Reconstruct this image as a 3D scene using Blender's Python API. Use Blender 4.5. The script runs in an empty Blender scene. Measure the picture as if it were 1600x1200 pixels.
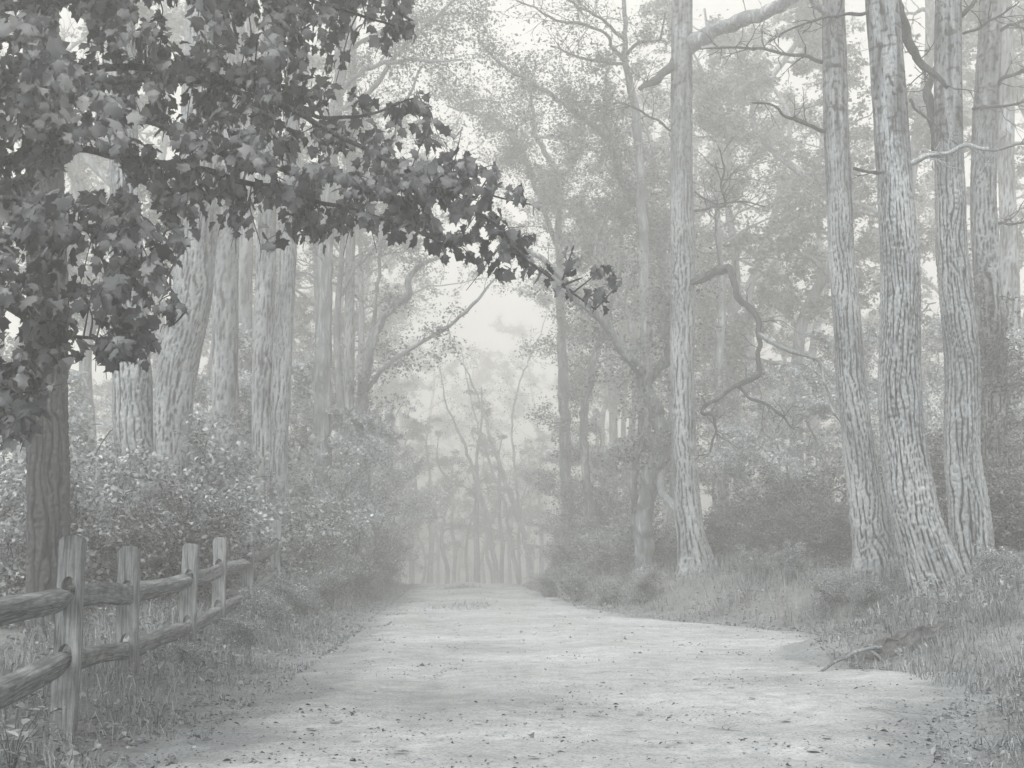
import bpy, math, random
import numpy as np
from mathutils import Vector

# ------------------------------------------------------------------ camera, sky, sun, exposure
sc = bpy.context.scene
col = sc.collection
EYE = 1.25
PITCH = math.atan(250 / 2000)
FPX = 2000.0
cam_d = bpy.data.cameras.new('camera')
cam_d.sensor_width = 36.0
cam_d.lens = 45.0
cam_d.clip_start = 0.1
cam_d.clip_end = 2000.0
cam = bpy.data.objects.new('camera', cam_d)
col.objects.link(cam)
cam.location = (0, 0, EYE)
cam.rotation_euler = (math.pi / 2 + PITCH, 0, 0)
sc.camera = cam

SUN_EL, SUN_AZ = math.radians(52), math.radians(197)      # azimuth clockwise from +Y (ahead): the light comes down the lane from behind, a little left
w = bpy.data.worlds.new('World')
sc.world = w
w.use_nodes = True
nt = w.node_tree
for n in list(nt.nodes):
    nt.nodes.remove(n)
sky = nt.nodes.new('ShaderNodeTexSky')
sky.sky_type = 'NISHITA'
sky.sun_disc = False
sky.sun_elevation = SUN_EL
sky.sun_rotation = SUN_AZ
sky.dust_density = 4.0
hs = nt.nodes.new('ShaderNodeHueSaturation')
hs.inputs['Saturation'].default_value = 0.0
tint = nt.nodes.new('ShaderNodeMix')
tint.data_type = 'RGBA'
tint.blend_type = 'MULTIPLY'
tint.inputs['Factor'].default_value = 1.0
tint.inputs['B'].default_value = (1.0, 0.985, 0.935, 1)
bg = nt.nodes.new('ShaderNodeBackground')
bg.inputs['Strength'].default_value = 0.13
wo = nt.nodes.new('ShaderNodeOutputWorld')
nt.links.new(sky.outputs[0], hs.inputs['Color'])
nt.links.new(hs.outputs[0], tint.inputs['A'])
nt.links.new(tint.outputs['Result'], bg.inputs['Color'])
nt.links.new(bg.outputs[0], wo.inputs['Surface'])

sun_d = bpy.data.lights.new('sun', 'SUN')
sun_d.energy = 2.0
sun_d.angle = math.radians(60)
sun_d.color = (1.0, 0.985, 0.95)
sun = bpy.data.objects.new('sun', sun_d)
col.objects.link(sun)
sdir = Vector((math.sin(SUN_AZ) * math.cos(SUN_EL), math.cos(SUN_AZ) * math.cos(SUN_EL), math.sin(SUN_EL)))
sun.rotation_euler = sdir.to_track_quat('Z', 'Y').to_euler()
sun.location = (-5, -18, 30)

sc.view_settings.view_transform = 'Standard'
sc.view_settings.look = 'None'
sc.view_settings.exposure = 1.33
sc.view_settings.gamma = 1.0
sc.view_settings.use_curve_mapping = False
sc.render.engine = 'CYCLES'
cy = sc.cycles
cy.use_denoising = True
cy.max_bounces = 8
cy.diffuse_bounces = 3
cy.glossy_bounces = 1
cy.transmission_bounces = 2
cy.volume_bounces = 6
cy.transparent_max_bounces = 4
cy.caustics_reflective = False
cy.caustics_refractive = False
HAZE_DENSITY = 0.0155

# ------------------------------------------------------------------ helpers
rng = np.random.default_rng(7)
random.seed(7)
_perm = np.random.default_rng(3).permutation(256)
_perm = np.concatenate([_perm, _perm, _perm])
_g3 = np.random.default_rng(4).normal(size=(256, 3))
_g3 /= np.linalg.norm(_g3, axis=1, keepdims=True)


def noise3(x, y, z):
    x, y, z = np.broadcast_arrays(np.asarray(x, float), np.asarray(y, float), np.asarray(z, float))
    xi, yi, zi = np.floor(x).astype(int), np.floor(y).astype(int), np.floor(z).astype(int)
    fx, fy, fz = x - xi, y - yi, z - zi
    xi, yi, zi = xi & 255, yi & 255, zi & 255
    u, v, t = fx**3*(fx*(fx*6-15)+10), fy**3*(fy*(fy*6-15)+10), fz**3*(fz*(fz*6-15)+10)

    def gr(dx, dy, dz):
        h = _perm[_perm[_perm[xi+dx]+yi+dy]+zi+dz]
        g = _g3[h]
        return g[..., 0]*(fx-dx)+g[..., 1]*(fy-dy)+g[..., 2]*(fz-dz)
    a = gr(0, 0, 0)*(1-u)+gr(1, 0, 0)*u
    b = gr(0, 1, 0)*(1-u)+gr(1, 1, 0)*u
    c = gr(0, 0, 1)*(1-u)+gr(1, 0, 1)*u
    d = gr(0, 1, 1)*(1-u)+gr(1, 1, 1)*u
    return ((a*(1-v)+b*v)*(1-t)+(c*(1-v)+d*v)*t)*1.6


def sstep(a, b, x):
    t = np.clip((np.asarray(x, float)-a)/(b-a), 0, 1)
    return t*t*(3-2*t)


def W(px, py, D):
    """pixel of the 1600x1200 photograph -> world point at distance D along +Y"""
    X, U = (px-800)/FPX, (600-py)/FPX
    dy = math.cos(PITCH)-U*math.sin(PITCH)
    dz = math.sin(PITCH)+U*math.cos(PITCH)
    t = D/dy
    return np.array((X*t, D, EYE+dz*t))


def project(P):
    P = np.asarray(P, float)
    x, y, z = P[..., 0], P[..., 1], P[..., 2]-EYE
    f = y*math.cos(PITCH)+z*math.sin(PITCH)
    u = -y*math.sin(PITCH)+z*math.cos(PITCH)
    f = np.maximum(f, 0.05)
    return 800+FPX*x/f, 600-FPX*u/f


def mesh_np(name, V, F, attrs=None, smooth=False):
    V = np.ascontiguousarray(V, dtype=np.float32)
    F = np.ascontiguousarray(F, dtype=np.int32)
    me = bpy.data.meshes.new(name)
    me.vertices.add(len(V))
    me.vertices.foreach_set('co', V.ravel())
    me.loops.add(F.size)
    me.loops.foreach_set('vertex_index', F.ravel())
    me.polygons.add(len(F))
    me.polygons.foreach_set('loop_start', np.arange(0, F.size, F.shape[1], dtype=np.int32))
    if smooth:
        me.polygons.foreach_set('use_smooth', np.ones(len(F), dtype=bool))
    me.update(calc_edges=True)
    for k, a in (attrs or {}).items():
        at = me.attributes.new(k, 'FLOAT', 'POINT')
        at.data.foreach_set('value', np.ascontiguousarray(a, dtype=np.float32))
    return me


def obj(name, me, mat=None, parent=None):
    o = bpy.data.objects.new(name, me)
    col.objects.link(o)
    if mat is not None and me is not None and len(me.materials) == 0:
        me.materials.append(mat)
    if parent is not None:
        o.parent = parent
    return o


def thing(name, label, cat, loc=(0, 0, 0), rz=0.0, scale=1.0, group=None):
    o = bpy.data.objects.new(name, None)
    o.empty_display_size = 0.2
    col.objects.link(o)
    o.location = loc
    o.rotation_euler = (0, 0, rz)
    o.scale = (scale, scale, scale)
    return tag(o, label, cat, group)


def tag(o, label, cat, group=None, kind=None):
    o['label'] = label
    if cat:
        o['category'] = cat
    if group:
        o['group'] = group
    if kind:
        o['kind'] = kind
    return o


def spline(P, n):
    """Catmull-Rom through the rows of P, n samples, roughly even arc length"""
    P = np.asarray(P, float)
    if len(P) == 2:
        t = np.linspace(0, 1, n)[:, None]
        return P[0]*(1-t)+P[1]*t
    Q = np.vstack([2*P[0]-P[1], P, 2*P[-1]-P[-2]])
    m = 24
    out = []
    for i in range(1, len(Q)-2):
        t = np.linspace(0, 1, m, endpoint=False)[:, None]
        a, b, c, d = Q[i-1], Q[i], Q[i+1], Q[i+2]
        out.append(0.5*((2*b)+(-a+c)*t+(2*a-5*b+4*c-d)*t*t+(-a+3*b-3*c+d)*t**3))
    out = np.vstack(out+[P[-1][None]])
    s = np.concatenate([[0], np.cumsum(np.linalg.norm(np.diff(out[:, :3], axis=0), axis=1))])
    si = np.linspace(0, s[-1], n)
    return np.stack([np.interp(si, s, out[:, k]) for k in range(out.shape[1])], 1)


def frames(C):
    T = np.gradient(C, axis=0)
    T /= np.linalg.norm(T, axis=1, keepdims=True)+1e-9
    N = np.zeros_like(T)
    a = np.array((1.0, 0, 0)) if abs(T[0][0]) < 0.8 else np.array((0, 1.0, 0))
    nv = a-T[0]*np.dot(a, T[0])
    nv /= np.linalg.norm(nv)
    for i in range(len(T)):
        nv = nv-T[i]*np.dot(nv, T[i])
        nv /= np.linalg.norm(nv)+1e-9
        N[i] = nv
    return T, N, np.cross(T, N)


def sweep(C, R, ns):
    """tube along C with radius R (n) or (n,ns) -> V, F (quads)"""
    C = np.asarray(C, float)
    n = len(C)
    T, N, B = frames(C)
    th = np.arange(ns)*2*math.pi/ns
    R = np.asarray(R, float)
    if R.ndim == 1:
        R = R[:, None]
    V = C[:, None, :]+(N[:, None, :]*np.cos(th)[None, :, None]+B[:, None, :]*np.sin(th)[None, :, None])*R[:, :, None]
    i = np.arange(n-1)[:, None]*ns
    j = np.arange(ns)[None, :]
    k = (j+1) % ns
    F = np.stack([i+j, i+k, i+ns+k, i+ns+j], -1).reshape(-1, 4)
    return V.reshape(-1, 3), F


def merge(parts):
    Vs, Fs, off = [], [], 0
    for V, F in parts:
        Vs.append(V)
        Fs.append(F+off)
        off += len(V)
    return np.vstack(Vs), np.vstack(Fs)


def unit(v):
    return v/(np.linalg.norm(v, axis=-1, keepdims=True)+1e-9)


def diamonds(Cn, d, nrm, L, Wd, fold=0.18):
    """small folded leaf: base, side, tip, side"""
    d = unit(d)
    s = unit(np.cross(d, nrm))
    nn = np.cross(s, d)
    L = np.asarray(L)[:, None]
    Wd = np.asarray(Wd)[:, None]
    b = Cn
    tip = Cn+d*L-nn*L*0.12
    l = Cn+d*L*0.45+s*Wd*0.5+nn*Wd*fold
    r = Cn+d*L*0.45-s*Wd*0.5+nn*Wd*fold
    V = np.stack([b, r, tip, l], 1).reshape(-1, 3)
    F = np.arange(len(V)).reshape(-1, 4)
    return V, F


# ------------------------------------------------------------------ materials (the photograph is a toned monochrome)
def G(v):
    return (v*0.90, v*1.0, v*1.085, 1)


def GW(v):
    return (v*0.955, v*1.0, v*1.035, 1)


def new_mat(name):
    m = bpy.data.materials.new(name)
    m.use_nodes = True
    n = m.node_tree
    for x in list(n.nodes):
        n.nodes.remove(x)
    out = n.nodes.new('ShaderNodeOutputMaterial')
    return m, n, out


def N(n, t, **kw):
    x = n.nodes.new(t)
    for k, v in kw.items():
        if k.startswith('_'):
            setattr(x, k[1:], v)
        else:
            x.inputs[k].default_value = v
    return x


def mathn(n, op, a, b=None, clamp=False):
    x = n.nodes.new('ShaderNodeMath')
    x.operation = op
    x.use_clamp = clamp
    for i, v in enumerate((a, b)):
        if v is None:
            continue
        if isinstance(v, (int, float)):
            x.inputs[i].default_value = v
        else:
            n.links.new(v, x.inputs[i])
    return x.outputs[0]


def ramp(n, fac, stops):
    x = n.nodes.new('ShaderNodeValToRGB')
    el = x.color_ramp.elements
    while len(el) < len(stops):
        el.new(0.5)
    for e, (p, c) in zip(el, stops):
        e.position = p
        e.color = c
    n.links.new(fac, x.inputs[0])
    return x.outputs[0]


def mul_col(n, colsock, facsock):
    x = n.nodes.new('ShaderNodeMix')
    x.data_type = 'RGBA'
    x.blend_type = 'MULTIPLY'
    x.inputs['Factor'].default_value = 1
    n.links.new(colsock, x.inputs['A'])
    n.links.new(facsock, x.inputs['B'])
    return x.outputs['Result']


def leaf_mat(name, v, transl=0.3, rough=0.55, spec=0.3):
    m, n, out = new_mat(name)
    at = N(n, 'ShaderNodeAttribute', _attribute_name='shade')
    base = ramp(n, at.outputs['Fac'], [(0.0, G(v*0.45)), (0.5, G(v)), (1.0, GW(min(0.8, v*2.1)))])
    geo = N(n, 'ShaderNodeTexCoord')
    nz = N(n, 'ShaderNodeTexNoise', Scale=30.0, Detail=3.0)
    n.links.new(geo.outputs['Object'], nz.inputs['Vector'])
    f = mathn(n, 'MULTIPLY_ADD', nz.outputs[0], 0.7)
    f.node.inputs[2].default_value = 0.65
    c = mul_col(n, base, f)
    p = N(n, 'ShaderNodeBsdfPrincipled', Roughness=rough)
    p.inputs['Specular IOR Level'].default_value = spec
    n.links.new(c, p.inputs['Base Color'])
    t = N(n, 'ShaderNodeBsdfTranslucent')
    n.links.new(c, t.inputs['Color'])
    mx = N(n, 'ShaderNodeMixShader', Fac=transl)
    n.links.new(p.outputs[0], mx.inputs[1])
    n.links.new(t.outputs[0], mx.inputs[2])
    n.links.new(mx.outputs[0], out.inputs['Surface'])
    return m


def bark_attr_mat(name, dark, light):
    """bark whose furrows were cut in the mesh (attribute bark: 0 furrow, 1 ridge)"""
    m, n, out = new_mat(name)
    at = N(n, 'ShaderNodeAttribute', _attribute_name='bark')
    co = N(n, 'ShaderNodeTexCoord')
    mp = N(n, 'ShaderNodeMapping')
    mp.inputs['Scale'].default_value = (1, 1, 0.3)
    n.links.new(co.outputs['Object'], mp.inputs['Vector'])
    fine = N(n, 'ShaderNodeTexNoise', Scale=70.0, Detail=6.0, Roughness=0.7)
    n.links.new(mp.outputs[0], fine.inputs['Vector'])
    big = N(n, 'ShaderNodeTexNoise', Scale=1.7, Detail=4.0)
    n.links.new(co.outputs['Object'], big.inputs['Vector'])
    flake = N(n, 'ShaderNodeTexNoise', Scale=26.0, Detail=4.0)
    n.links.new(co.outputs['Object'], flake.inputs['Vector'])
    base = ramp(n, at.outputs['Fac'], [(0.0, G(dark)), (0.35, G(dark*1.6)), (0.75, G(light*0.8)), (1.0, GW(light))])
    f1 = ramp(n, fine.outputs[0], [(0.3, (0.55, 0.55, 0.55, 1)), (0.7, (1.25, 1.25, 1.25, 1))])
    f2 = ramp(n, big.outputs[0], [(0.3, (0.75, 0.75, 0.75, 1)), (0.7, (1.15, 1.15, 1.15, 1))])
    f3 = ramp(n, flake.outputs[0], [(0.35, (0.85, 0.85, 0.85, 1)), (0.6, (1.06, 1.06, 1.06, 1))])
    c = mul_col(n, mul_col(n, mul_col(n, base, f1), f2), f3)
    p = N(n, 'ShaderNodeBsdfPrincipled', Roughness=0.9)
    p.inputs['Specular IOR Level'].default_value = 0.15
    n.links.new(c, p.inputs['Base Color'])
    b = N(n, 'ShaderNodeBump', Strength=0.6, Distance=0.012)
    n.links.new(fine.outputs[0], b.inputs['Height'])
    n.links.new(b.outputs[0], p.inputs['Normal'])
    n.links.new(p.outputs[0], out.inputs['Surface'])
    return m


def bark_mat(name, dark, light, sx=9.0, sz=0.16):
    m, n, out = new_mat(name)
    co = N(n, 'ShaderNodeTexCoord')
    mp = N(n, 'ShaderNodeMapping')
    mp.inputs['Scale'].default_value = (1, 1, sz)
    n.links.new(co.outputs['Object'], mp.inputs['Vector'])
    a = N(n, 'ShaderNodeTexNoise', Scale=sx, Detail=5.0, Roughness=0.65, Distortion=0.6)
    n.links.new(mp.outputs[0], a.inputs['Vector'])
    d = mathn(n, 'ABSOLUTE', mathn(n, 'SUBTRACT', a.outputs[0], 0.5))
    d = mathn(n, 'MULTIPLY', d, 7.0, True)
    big = N(n, 'ShaderNodeTexNoise', Scale=2.2, Detail=4.0)
    n.links.new(co.outputs['Object'], big.inputs['Vector'])
    base = ramp(n, d, [(0.0, G(dark)), (0.6, G(light*0.75)), (1.0, GW(light))])
    f2 = ramp(n, big.outputs[0], [(0.3, (0.6, 0.6, 0.6, 1)), (0.7, (1.25, 1.25, 1.25, 1))])
    c = mul_col(n, base, f2)
    p = N(n, 'ShaderNodeBsdfPrincipled', Roughness=0.9)
    p.inputs['Specular IOR Level'].default_value = 0.15
    n.links.new(c, p.inputs['Base Color'])
    b = N(n, 'ShaderNodeBump', Strength=0.7, Distance=0.03)
    n.links.new(d, b.inputs['Height'])
    n.links.new(b.outputs[0], p.inputs['Normal'])
    n.links.new(p.outputs[0], out.inputs['Surface'])
    return m


def soil_mat(name, lo, hi, scale, speck=0.0, bump=0.03, edge=None, amount=0.8):
    m, n, out = new_mat(name)
    co = N(n, 'ShaderNodeTexCoord')
    a = N(n, 'ShaderNodeTexNoise', Scale=scale, Detail=9.0, Roughness=0.68)
    n.links.new(co.outputs['Object'], a.inputs['Vector'])
    big = N(n, 'ShaderNodeTexNoise', Scale=0.55, Detail=5.0, Roughness=0.6)
    n.links.new(co.outputs['Object'], big.inputs['Vector'])
    mid = N(n, 'ShaderNodeTexNoise', Scale=2.6, Detail=7.0, Roughness=0.7)
    n.links.new(co.outputs['Object'], mid.inputs['Vector'])
    fine = N(n, 'ShaderNodeTexNoise', Scale=38.0, Detail=6.0, Roughness=0.8)
    n.links.new(co.outputs['Object'], fine.inputs['Vector'])
    base = ramp(n, a.outputs[0], [(0.28, G(lo)), (0.5, GW((lo+hi)/2)), (0.72, GW(hi))])
    f2 = ramp(n, big.outputs[0], [(0.32, (0.72, 0.72, 0.72, 1)), (0.62, (1.12, 1.12, 1.12, 1))])
    f3 = ramp(n, mid.outputs[0], [(0.34, (0.80, 0.80, 0.81, 1)), (0.5, (1, 1, 1, 1)), (0.7, (1.1, 1.1, 1.1, 1))])
    f1 = ramp(n, fine.outputs[0], [(0.36, (1-speck, 1-speck, 1-speck, 1)), (0.5, (1, 1, 1, 1)), (0.72, (1.2, 1.2, 1.2, 1))])
    c = mul_col(n, mul_col(n, mul_col(n, base, f2), f1), f3)
    if edge is not None:
        at = N(n, 'ShaderNodeAttribute', _attribute_name='dirt')
        dm = mathn(n, 'MULTIPLY', at.outputs['Fac'], 1.3)
        dm = mathn(n, 'ADD', dm, mathn(n, 'MULTIPLY', mathn(n, 'SUBTRACT', mid.outputs[0], 0.5), 2.2), True)
        ec = ramp(n, fine.outputs[0], [(0.35, G(edge*0.5)), (0.65, G(edge*1.5))])
        mx = n.nodes.new('ShaderNodeMix')
        mx.data_type = 'RGBA'
        n.links.new(mathn(n, 'MULTIPLY', dm, amount), mx.inputs['Factor'])
        n.links.new(c, mx.inputs['A'])
        n.links.new(ec, mx.inputs['B'])
        c = mx.outputs['Result']
    p = N(n, 'ShaderNodeBsdfPrincipled', Roughness=0.95)
    p.inputs['Specular IOR Level'].default_value = 0.1
    n.links.new(c, p.inputs['Base Color'])
    hsum = mathn(n, 'ADD', mathn(n, 'MULTIPLY', fine.outputs[0], 0.5), mathn(n, 'ADD', a.outputs[0], mid.outputs[0]))
    b = N(n, 'ShaderNodeBump', Strength=1.0, Distance=bump)
    n.links.new(hsum, b.inputs['Height'])
    n.links.new(b.outputs[0], p.inputs['Normal'])
    n.links.new(p.outputs[0], out.inputs['Surface'])
    return m


def wood_mat(name, lo, hi, axis='Z'):
    m, n, out = new_mat(name)
    co = N(n, 'ShaderNodeTexCoord')
    mp = N(n, 'ShaderNodeMapping')
    s = {'Z': (1, 1, 0.07), 'X': (0.07, 1, 1)}[axis]
    mp.inputs['Scale'].default_value = s
    n.links.new(co.outputs['Object'], mp.inputs['Vector'])
    a = N(n, 'ShaderNodeTexNoise', Scale=55.0, Detail=7.0, Roughness=0.7, Distortion=0.4)
    n.links.new(mp.outputs[0], a.inputs['Vector'])
    big = N(n, 'ShaderNodeTexNoise', Scale=5.0, Detail=5.0, Roughness=0.65)
    n.links.new(co.outputs['Object'], big.inputs['Vector'])
    base = ramp(n, a.outputs[0], [(0.30, G(lo*0.35)), (0.42, G(lo)), (0.68, GW(hi))])
    f2 = ramp(n, big.outputs[0], [(0.34, (0.55, 0.55, 0.56, 1)), (0.55, (1, 1, 1, 1)), (0.72, (1.25, 1.25, 1.22, 1))])
    mp2 = N(n, 'ShaderNodeMapping')
    mp2.inputs['Scale'].default_value = tuple(q*0.45 if q < 0.5 else 1 for q in s)
    n.links.new(co.outputs['Object'], mp2.inputs['Vector'])
    ck = N(n, 'ShaderNodeTexNoise', Scale=24.0, Detail=3.0, Roughness=0.5)
    n.links.new(mp2.outputs[0], ck.inputs['Vector'])
    cd = mathn(n, 'MULTIPLY', mathn(n, 'ABSOLUTE', mathn(n, 'SUBTRACT', ck.outputs[0], 0.5)), 16.0, True)
    f3 = ramp(n, cd, [(0.0, (0.22, 0.22, 0.23, 1)), (0.35, (0.85, 0.85, 0.85, 1)), (1.0, (1.08, 1.08, 1.08, 1))])
    c = mul_col(n, mul_col(n, base, f2), f3)
    p = N(n, 'ShaderNodeBsdfPrincipled', Roughness=0.85)
    p.inputs['Specular IOR Level'].default_value = 0.2
    n.links.new(c, p.inputs['Base Color'])
    b = N(n, 'ShaderNodeBump', Strength=0.7, Distance=0.006)
    n.links.new(a.outputs[0], b.inputs['Height'])
    n.links.new(b.outputs[0], p.inputs['Normal'])
    n.links.new(p.outputs[0], out.inputs['Surface'])
    return m


M_maple = leaf_mat('maple_leaf', 0.085, 0.28, 0.5, 0.35)
M_shrub = leaf_mat('shrub_leaf', 0.24, 0.3)
M_shrubdk = leaf_mat('dark_shrub_leaf', 0.115, 0.25)
M_canopy = leaf_mat('canopy_leaf', 0.14, 0.35)
M_grass = leaf_mat('grass_blade', 0.18, 0.25)
M_under = leaf_mat('understorey_leaf', 0.36, 0.35)
M_herb = leaf_mat('ground_herb', 0.16, 0.25)
M_litter = leaf_mat('leaf_litter', 0.085, 0.05, 0.8, 0.1)
M_dry = leaf_mat('dry_leaf', 0.17, 0.1, 0.7, 0.15)
M_barkR = bark_attr_mat('poplar_bark', 0.014, 0.30)
M_barkD = bark_attr_mat('dark_furrowed_bark', 0.005, 0.075)
M_barkL = bark_attr_mat('pale_bark', 0.03, 0.29)
M_bark = bark_mat('grey_bark', 0.11, 0.32)
M_barkdk = bark_mat('dark_branch_bark', 0.035, 0.11, 30.0)
M_barkpale = bark_mat('pale_branch_bark', 0.20, 0.48, 30.0)
M_barkmid = bark_mat('mid_grey_bark', 0.06, 0.22)  # bark tone between the grey bark and the dark branch bark
M_twig = bark_mat('twig_bark', 0.045, 0.12, 30.0)
M_soil = soil_mat('verge_soil', 0.10, 0.22, 9.0, 0.45, 0.03, 0.23, 0.85)
M_path = soil_mat('sandy_path', 0.31, 0.51, 5.0, 0.52, 0.055, 0.15, 0.7)
M_bank = soil_mat('eroded_bank_soil', 0.05, 0.13, 14.0, 0.3)
M_post = wood_mat('weathered_post_wood', 0.12, 0.29)
M_rail = wood_mat('weathered_rail_wood', 0.09, 0.27, 'X')

# ------------------------------------------------------------------ ground
_yk = [0, 7.1, 10, 12.5, 16.7, 22.7, 36, 60, 90]
_lk = [-1.9, -2.0, -2.1, -2.1, -2.2, -2.4, -2.9, -4.2, -6.5]
_yr = [0, 5, 7.1, 9, 10.5, 12.4, 13.2, 14.6, 16.7, 18.6, 20.5, 22.5, 25, 36, 60, 90]
_rk = [1.7, 1.95, 2.35, 2.95, 3.7, 4.5, 3.6, 3.4, 4.5, 4.1, 3.1, 2.2, 1.5, 0.55, -0.7, -2.5]


def edgeL(y):
    return np.interp(y, _yk, _lk)


def edgeR(y):
    return np.interp(y, _yr, _rk)


def hgt(x, y):
    x, y = np.asarray(x, float), np.asarray(y, float)
    dl = np.maximum(edgeL(y)-x, 0)
    dr = np.maximum(x-edgeR(y), 0)
    far = sstep(4, 24, y)
    h = sstep(0, 2.2, dl)*(0.07+0.23*far)+sstep(2, 12, dl)*0.5
    h = h+sstep(0, 2.6, dr)*(0.28+0.42*sstep(6, 14, y))+sstep(2, 14, dr)*0.7
    out = np.maximum(dl, dr)
    h = h+noise3(x*0.35, y*0.35, 1.3)*0.10*sstep(0, 1.5, out)+noise3(x*1.1, y*1.1, 5.3)*0.04*sstep(0, 0.6, out)
    h = h+noise3(x*0.5, y*0.4, 9.1)*0.025
    # eroded root mound at the fork
    m = np.exp(-(((x-4.15)/0.8)**4+((y-14.7)/0.85)**4))
    h = h+m*0.24
    # the lane goes over a crest and drops away
    h = h-np.where(y > 38, ((y-38)*0.0045*(y-38)/(1+(y-38)*0.05)), 0)
    # middle strip between the wheel ruts
    c = np.interp(y, [0, 10, 22, 36, 60], [0.2, 0.15, -0.55, -1.17, -2.4])
    wav = 0.12*noise3(y*0.4, 0.7, 0.2)
    rut = np.exp(-((np.abs(x-c-wav)-0.78)/0.26)**2)-0.5*np.exp(-((np.abs(x-c-wav)-0.78)/0.5)**2)
    h = h-0.045*rut*(1-sstep(60, 70, y))*np.clip(0.7+noise3(x*0.6, y*0.5, 6.6), 0.1, 1)
    h = h+0.035*np.exp(-((x-c)/0.45)**2)*sstep(20, 26, y)*(1-sstep(60, 70, y))
    return h


def axis(a, b, dense0, dense1, fine, coarse):
    lo = []
    x = dense0
    s = fine
    while x > a:
        s = min(s*1.12, coarse)
        x -= s
        lo.append(x)
    mid = list(np.arange(dense0, dense1, fine))
    hi = []
    x = mid[-1]
    s = fine
    while x < b:
        s = min(s*1.12, coarse)
        x += s
        hi.append(x)
    return np.array(lo[::-1]+mid+hi)


gx = axis(-75, 75, -7, 9, 0.13, 4.0)
gy = axis(-25, 140, 3, 32, 0.14, 4.0)
X, Y = np.meshgrid(gx, gy)
Z = hgt(X, Y)
nx, ny = len(gx), len(gy)
V = np.stack([X, Y, Z], -1).reshape(-1, 3)
i = np.arange(ny-1)[:, None]*nx
j = np.arange(nx-1)[None, :]
F = np.stack([i+j, i+j+1, i+nx+j+1, i+nx+j], -1).reshape(-1, 4)
dout = np.maximum(np.maximum(edgeL(Y)-X, X-edgeR(Y)), 0)
sand = np.clip(1-dout/0.8, 0, 1)*(Y < 60)*0.9-0.35-1.2*np.exp(-(((X-4.5)/1.4)**2+((Y-14.4)/1.6)**2))
ground = obj('ground', mesh_np('ground', V, F, {'dirt': sand.reshape(-1)}, smooth=True), M_soil)
tag(ground, 'litter covered woodland soil on both sides of the dirt lane', None, kind='structure')

# the sandy path: a sheet that dips under the verge with a ragged edge
px_ = np.arange(-6.5, 6.5, 0.10)
py_ = np.concatenate([np.arange(1.0, 24, 0.11), np.arange(24, 64, 0.3)])
X, Y = np.meshgrid(px_, py_)
din = np.minimum(X-edgeL(Y), edgeR(Y)-X)
din = din+noise3(X*0.9, Y*0.7, 2.2)*0.45+noise3(X*3.1, Y*2.6, 4.4)*0.28
Z = hgt(X, Y)+np.clip(din*0.10, -0.09, 0.028)+noise3(X*4, Y*4, 8.8)*0.007+noise3(X*1.6, Y*1.2, 3.8)*0.010
nx, ny = len(px_), len(py_)
V = np.stack([X, Y, Z], -1).reshape(-1, 3)
i = np.arange(ny-1)[:, None]*nx
j = np.arange(nx-1)[None, :]
F = np.stack([i+j, i+j+1, i+nx+j+1, i+nx+j], -1).reshape(-1, 4)
keep = din.reshape(-1)[F].max(1) > -0.45
F = F[keep]
used = np.unique(F)
remap = np.full(len(V), -1)
remap[used] = np.arange(len(used))
path = obj('path', mesh_np('path', V[used], remap[F], {'dirt': np.clip(1-din/0.6, 0, 1).reshape(-1)[used]}, smooth=True), M_path)
tag(path, 'pale sandy lane running over a low crest into the fog', None, kind='structure')


def zg(x, y):
    return float(hgt(np.array(x), np.array(y)))


# ------------------------------------------------------------------ trunks
def furrow(th, s, Rm, seed, k=10.0, mod=0.30):
    """interlaced lens-shaped ridges between two crossing families of wandering furrows"""
    n = max(6, round(2*math.pi*Rm*k*1.45))
    cx, cy_ = np.cos(th)*Rm, np.sin(th)*Rm
    w0 = noise3(cx*2.2+seed, cy_*2.2, s*0.7)*0.9+noise3(cx*6+seed, cy_*6, s*2.2)*0.5+noise3(cx*18+seed, cy_*18, s*3)*0.16
    w1 = noise3(cx*5+seed*3, cy_*5, s*1.3)*0.8+noise3(cx*14, cy_*14+seed, s*2.2)*0.16
    w2 = noise3(cx*5+seed*5, cy_*5+9, s*1.2)*0.8+noise3(cx*14, cy_*14-seed, s*2.2)*0.16
    u = th*n/(2*math.pi)+w0
    cl = 0.36*k/10
    p1 = np.abs(np.sin(math.pi*(u+s*cl+w1)))
    p2 = np.abs(np.sin(math.pi*(u-s*cl*0.9+w2)))
    f = np.minimum(sstep(0.02, 0.42, p1), 0.42+0.58*sstep(0.0, 0.36, p2))
    crack = noise3(cx*9+seed, cy_*9, s*13)
    f = f*(1-0.25*sstep(0.40, 0.52, np.abs(crack)))
    f = 1-(1-f)*(mod+(1-mod)*sstep(-0.35, 0.35, noise3(cx*4+seed*2, cy_*4, s*1.1)))
    f = f*(0.80+0.30*sstep(-0.3, 0.3, noise3(cx*3-seed, cy_*3, s*0.8)))
    return f*(0.86+0.28*noise3(cx*30, cy_*30, s*22+seed))


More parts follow.
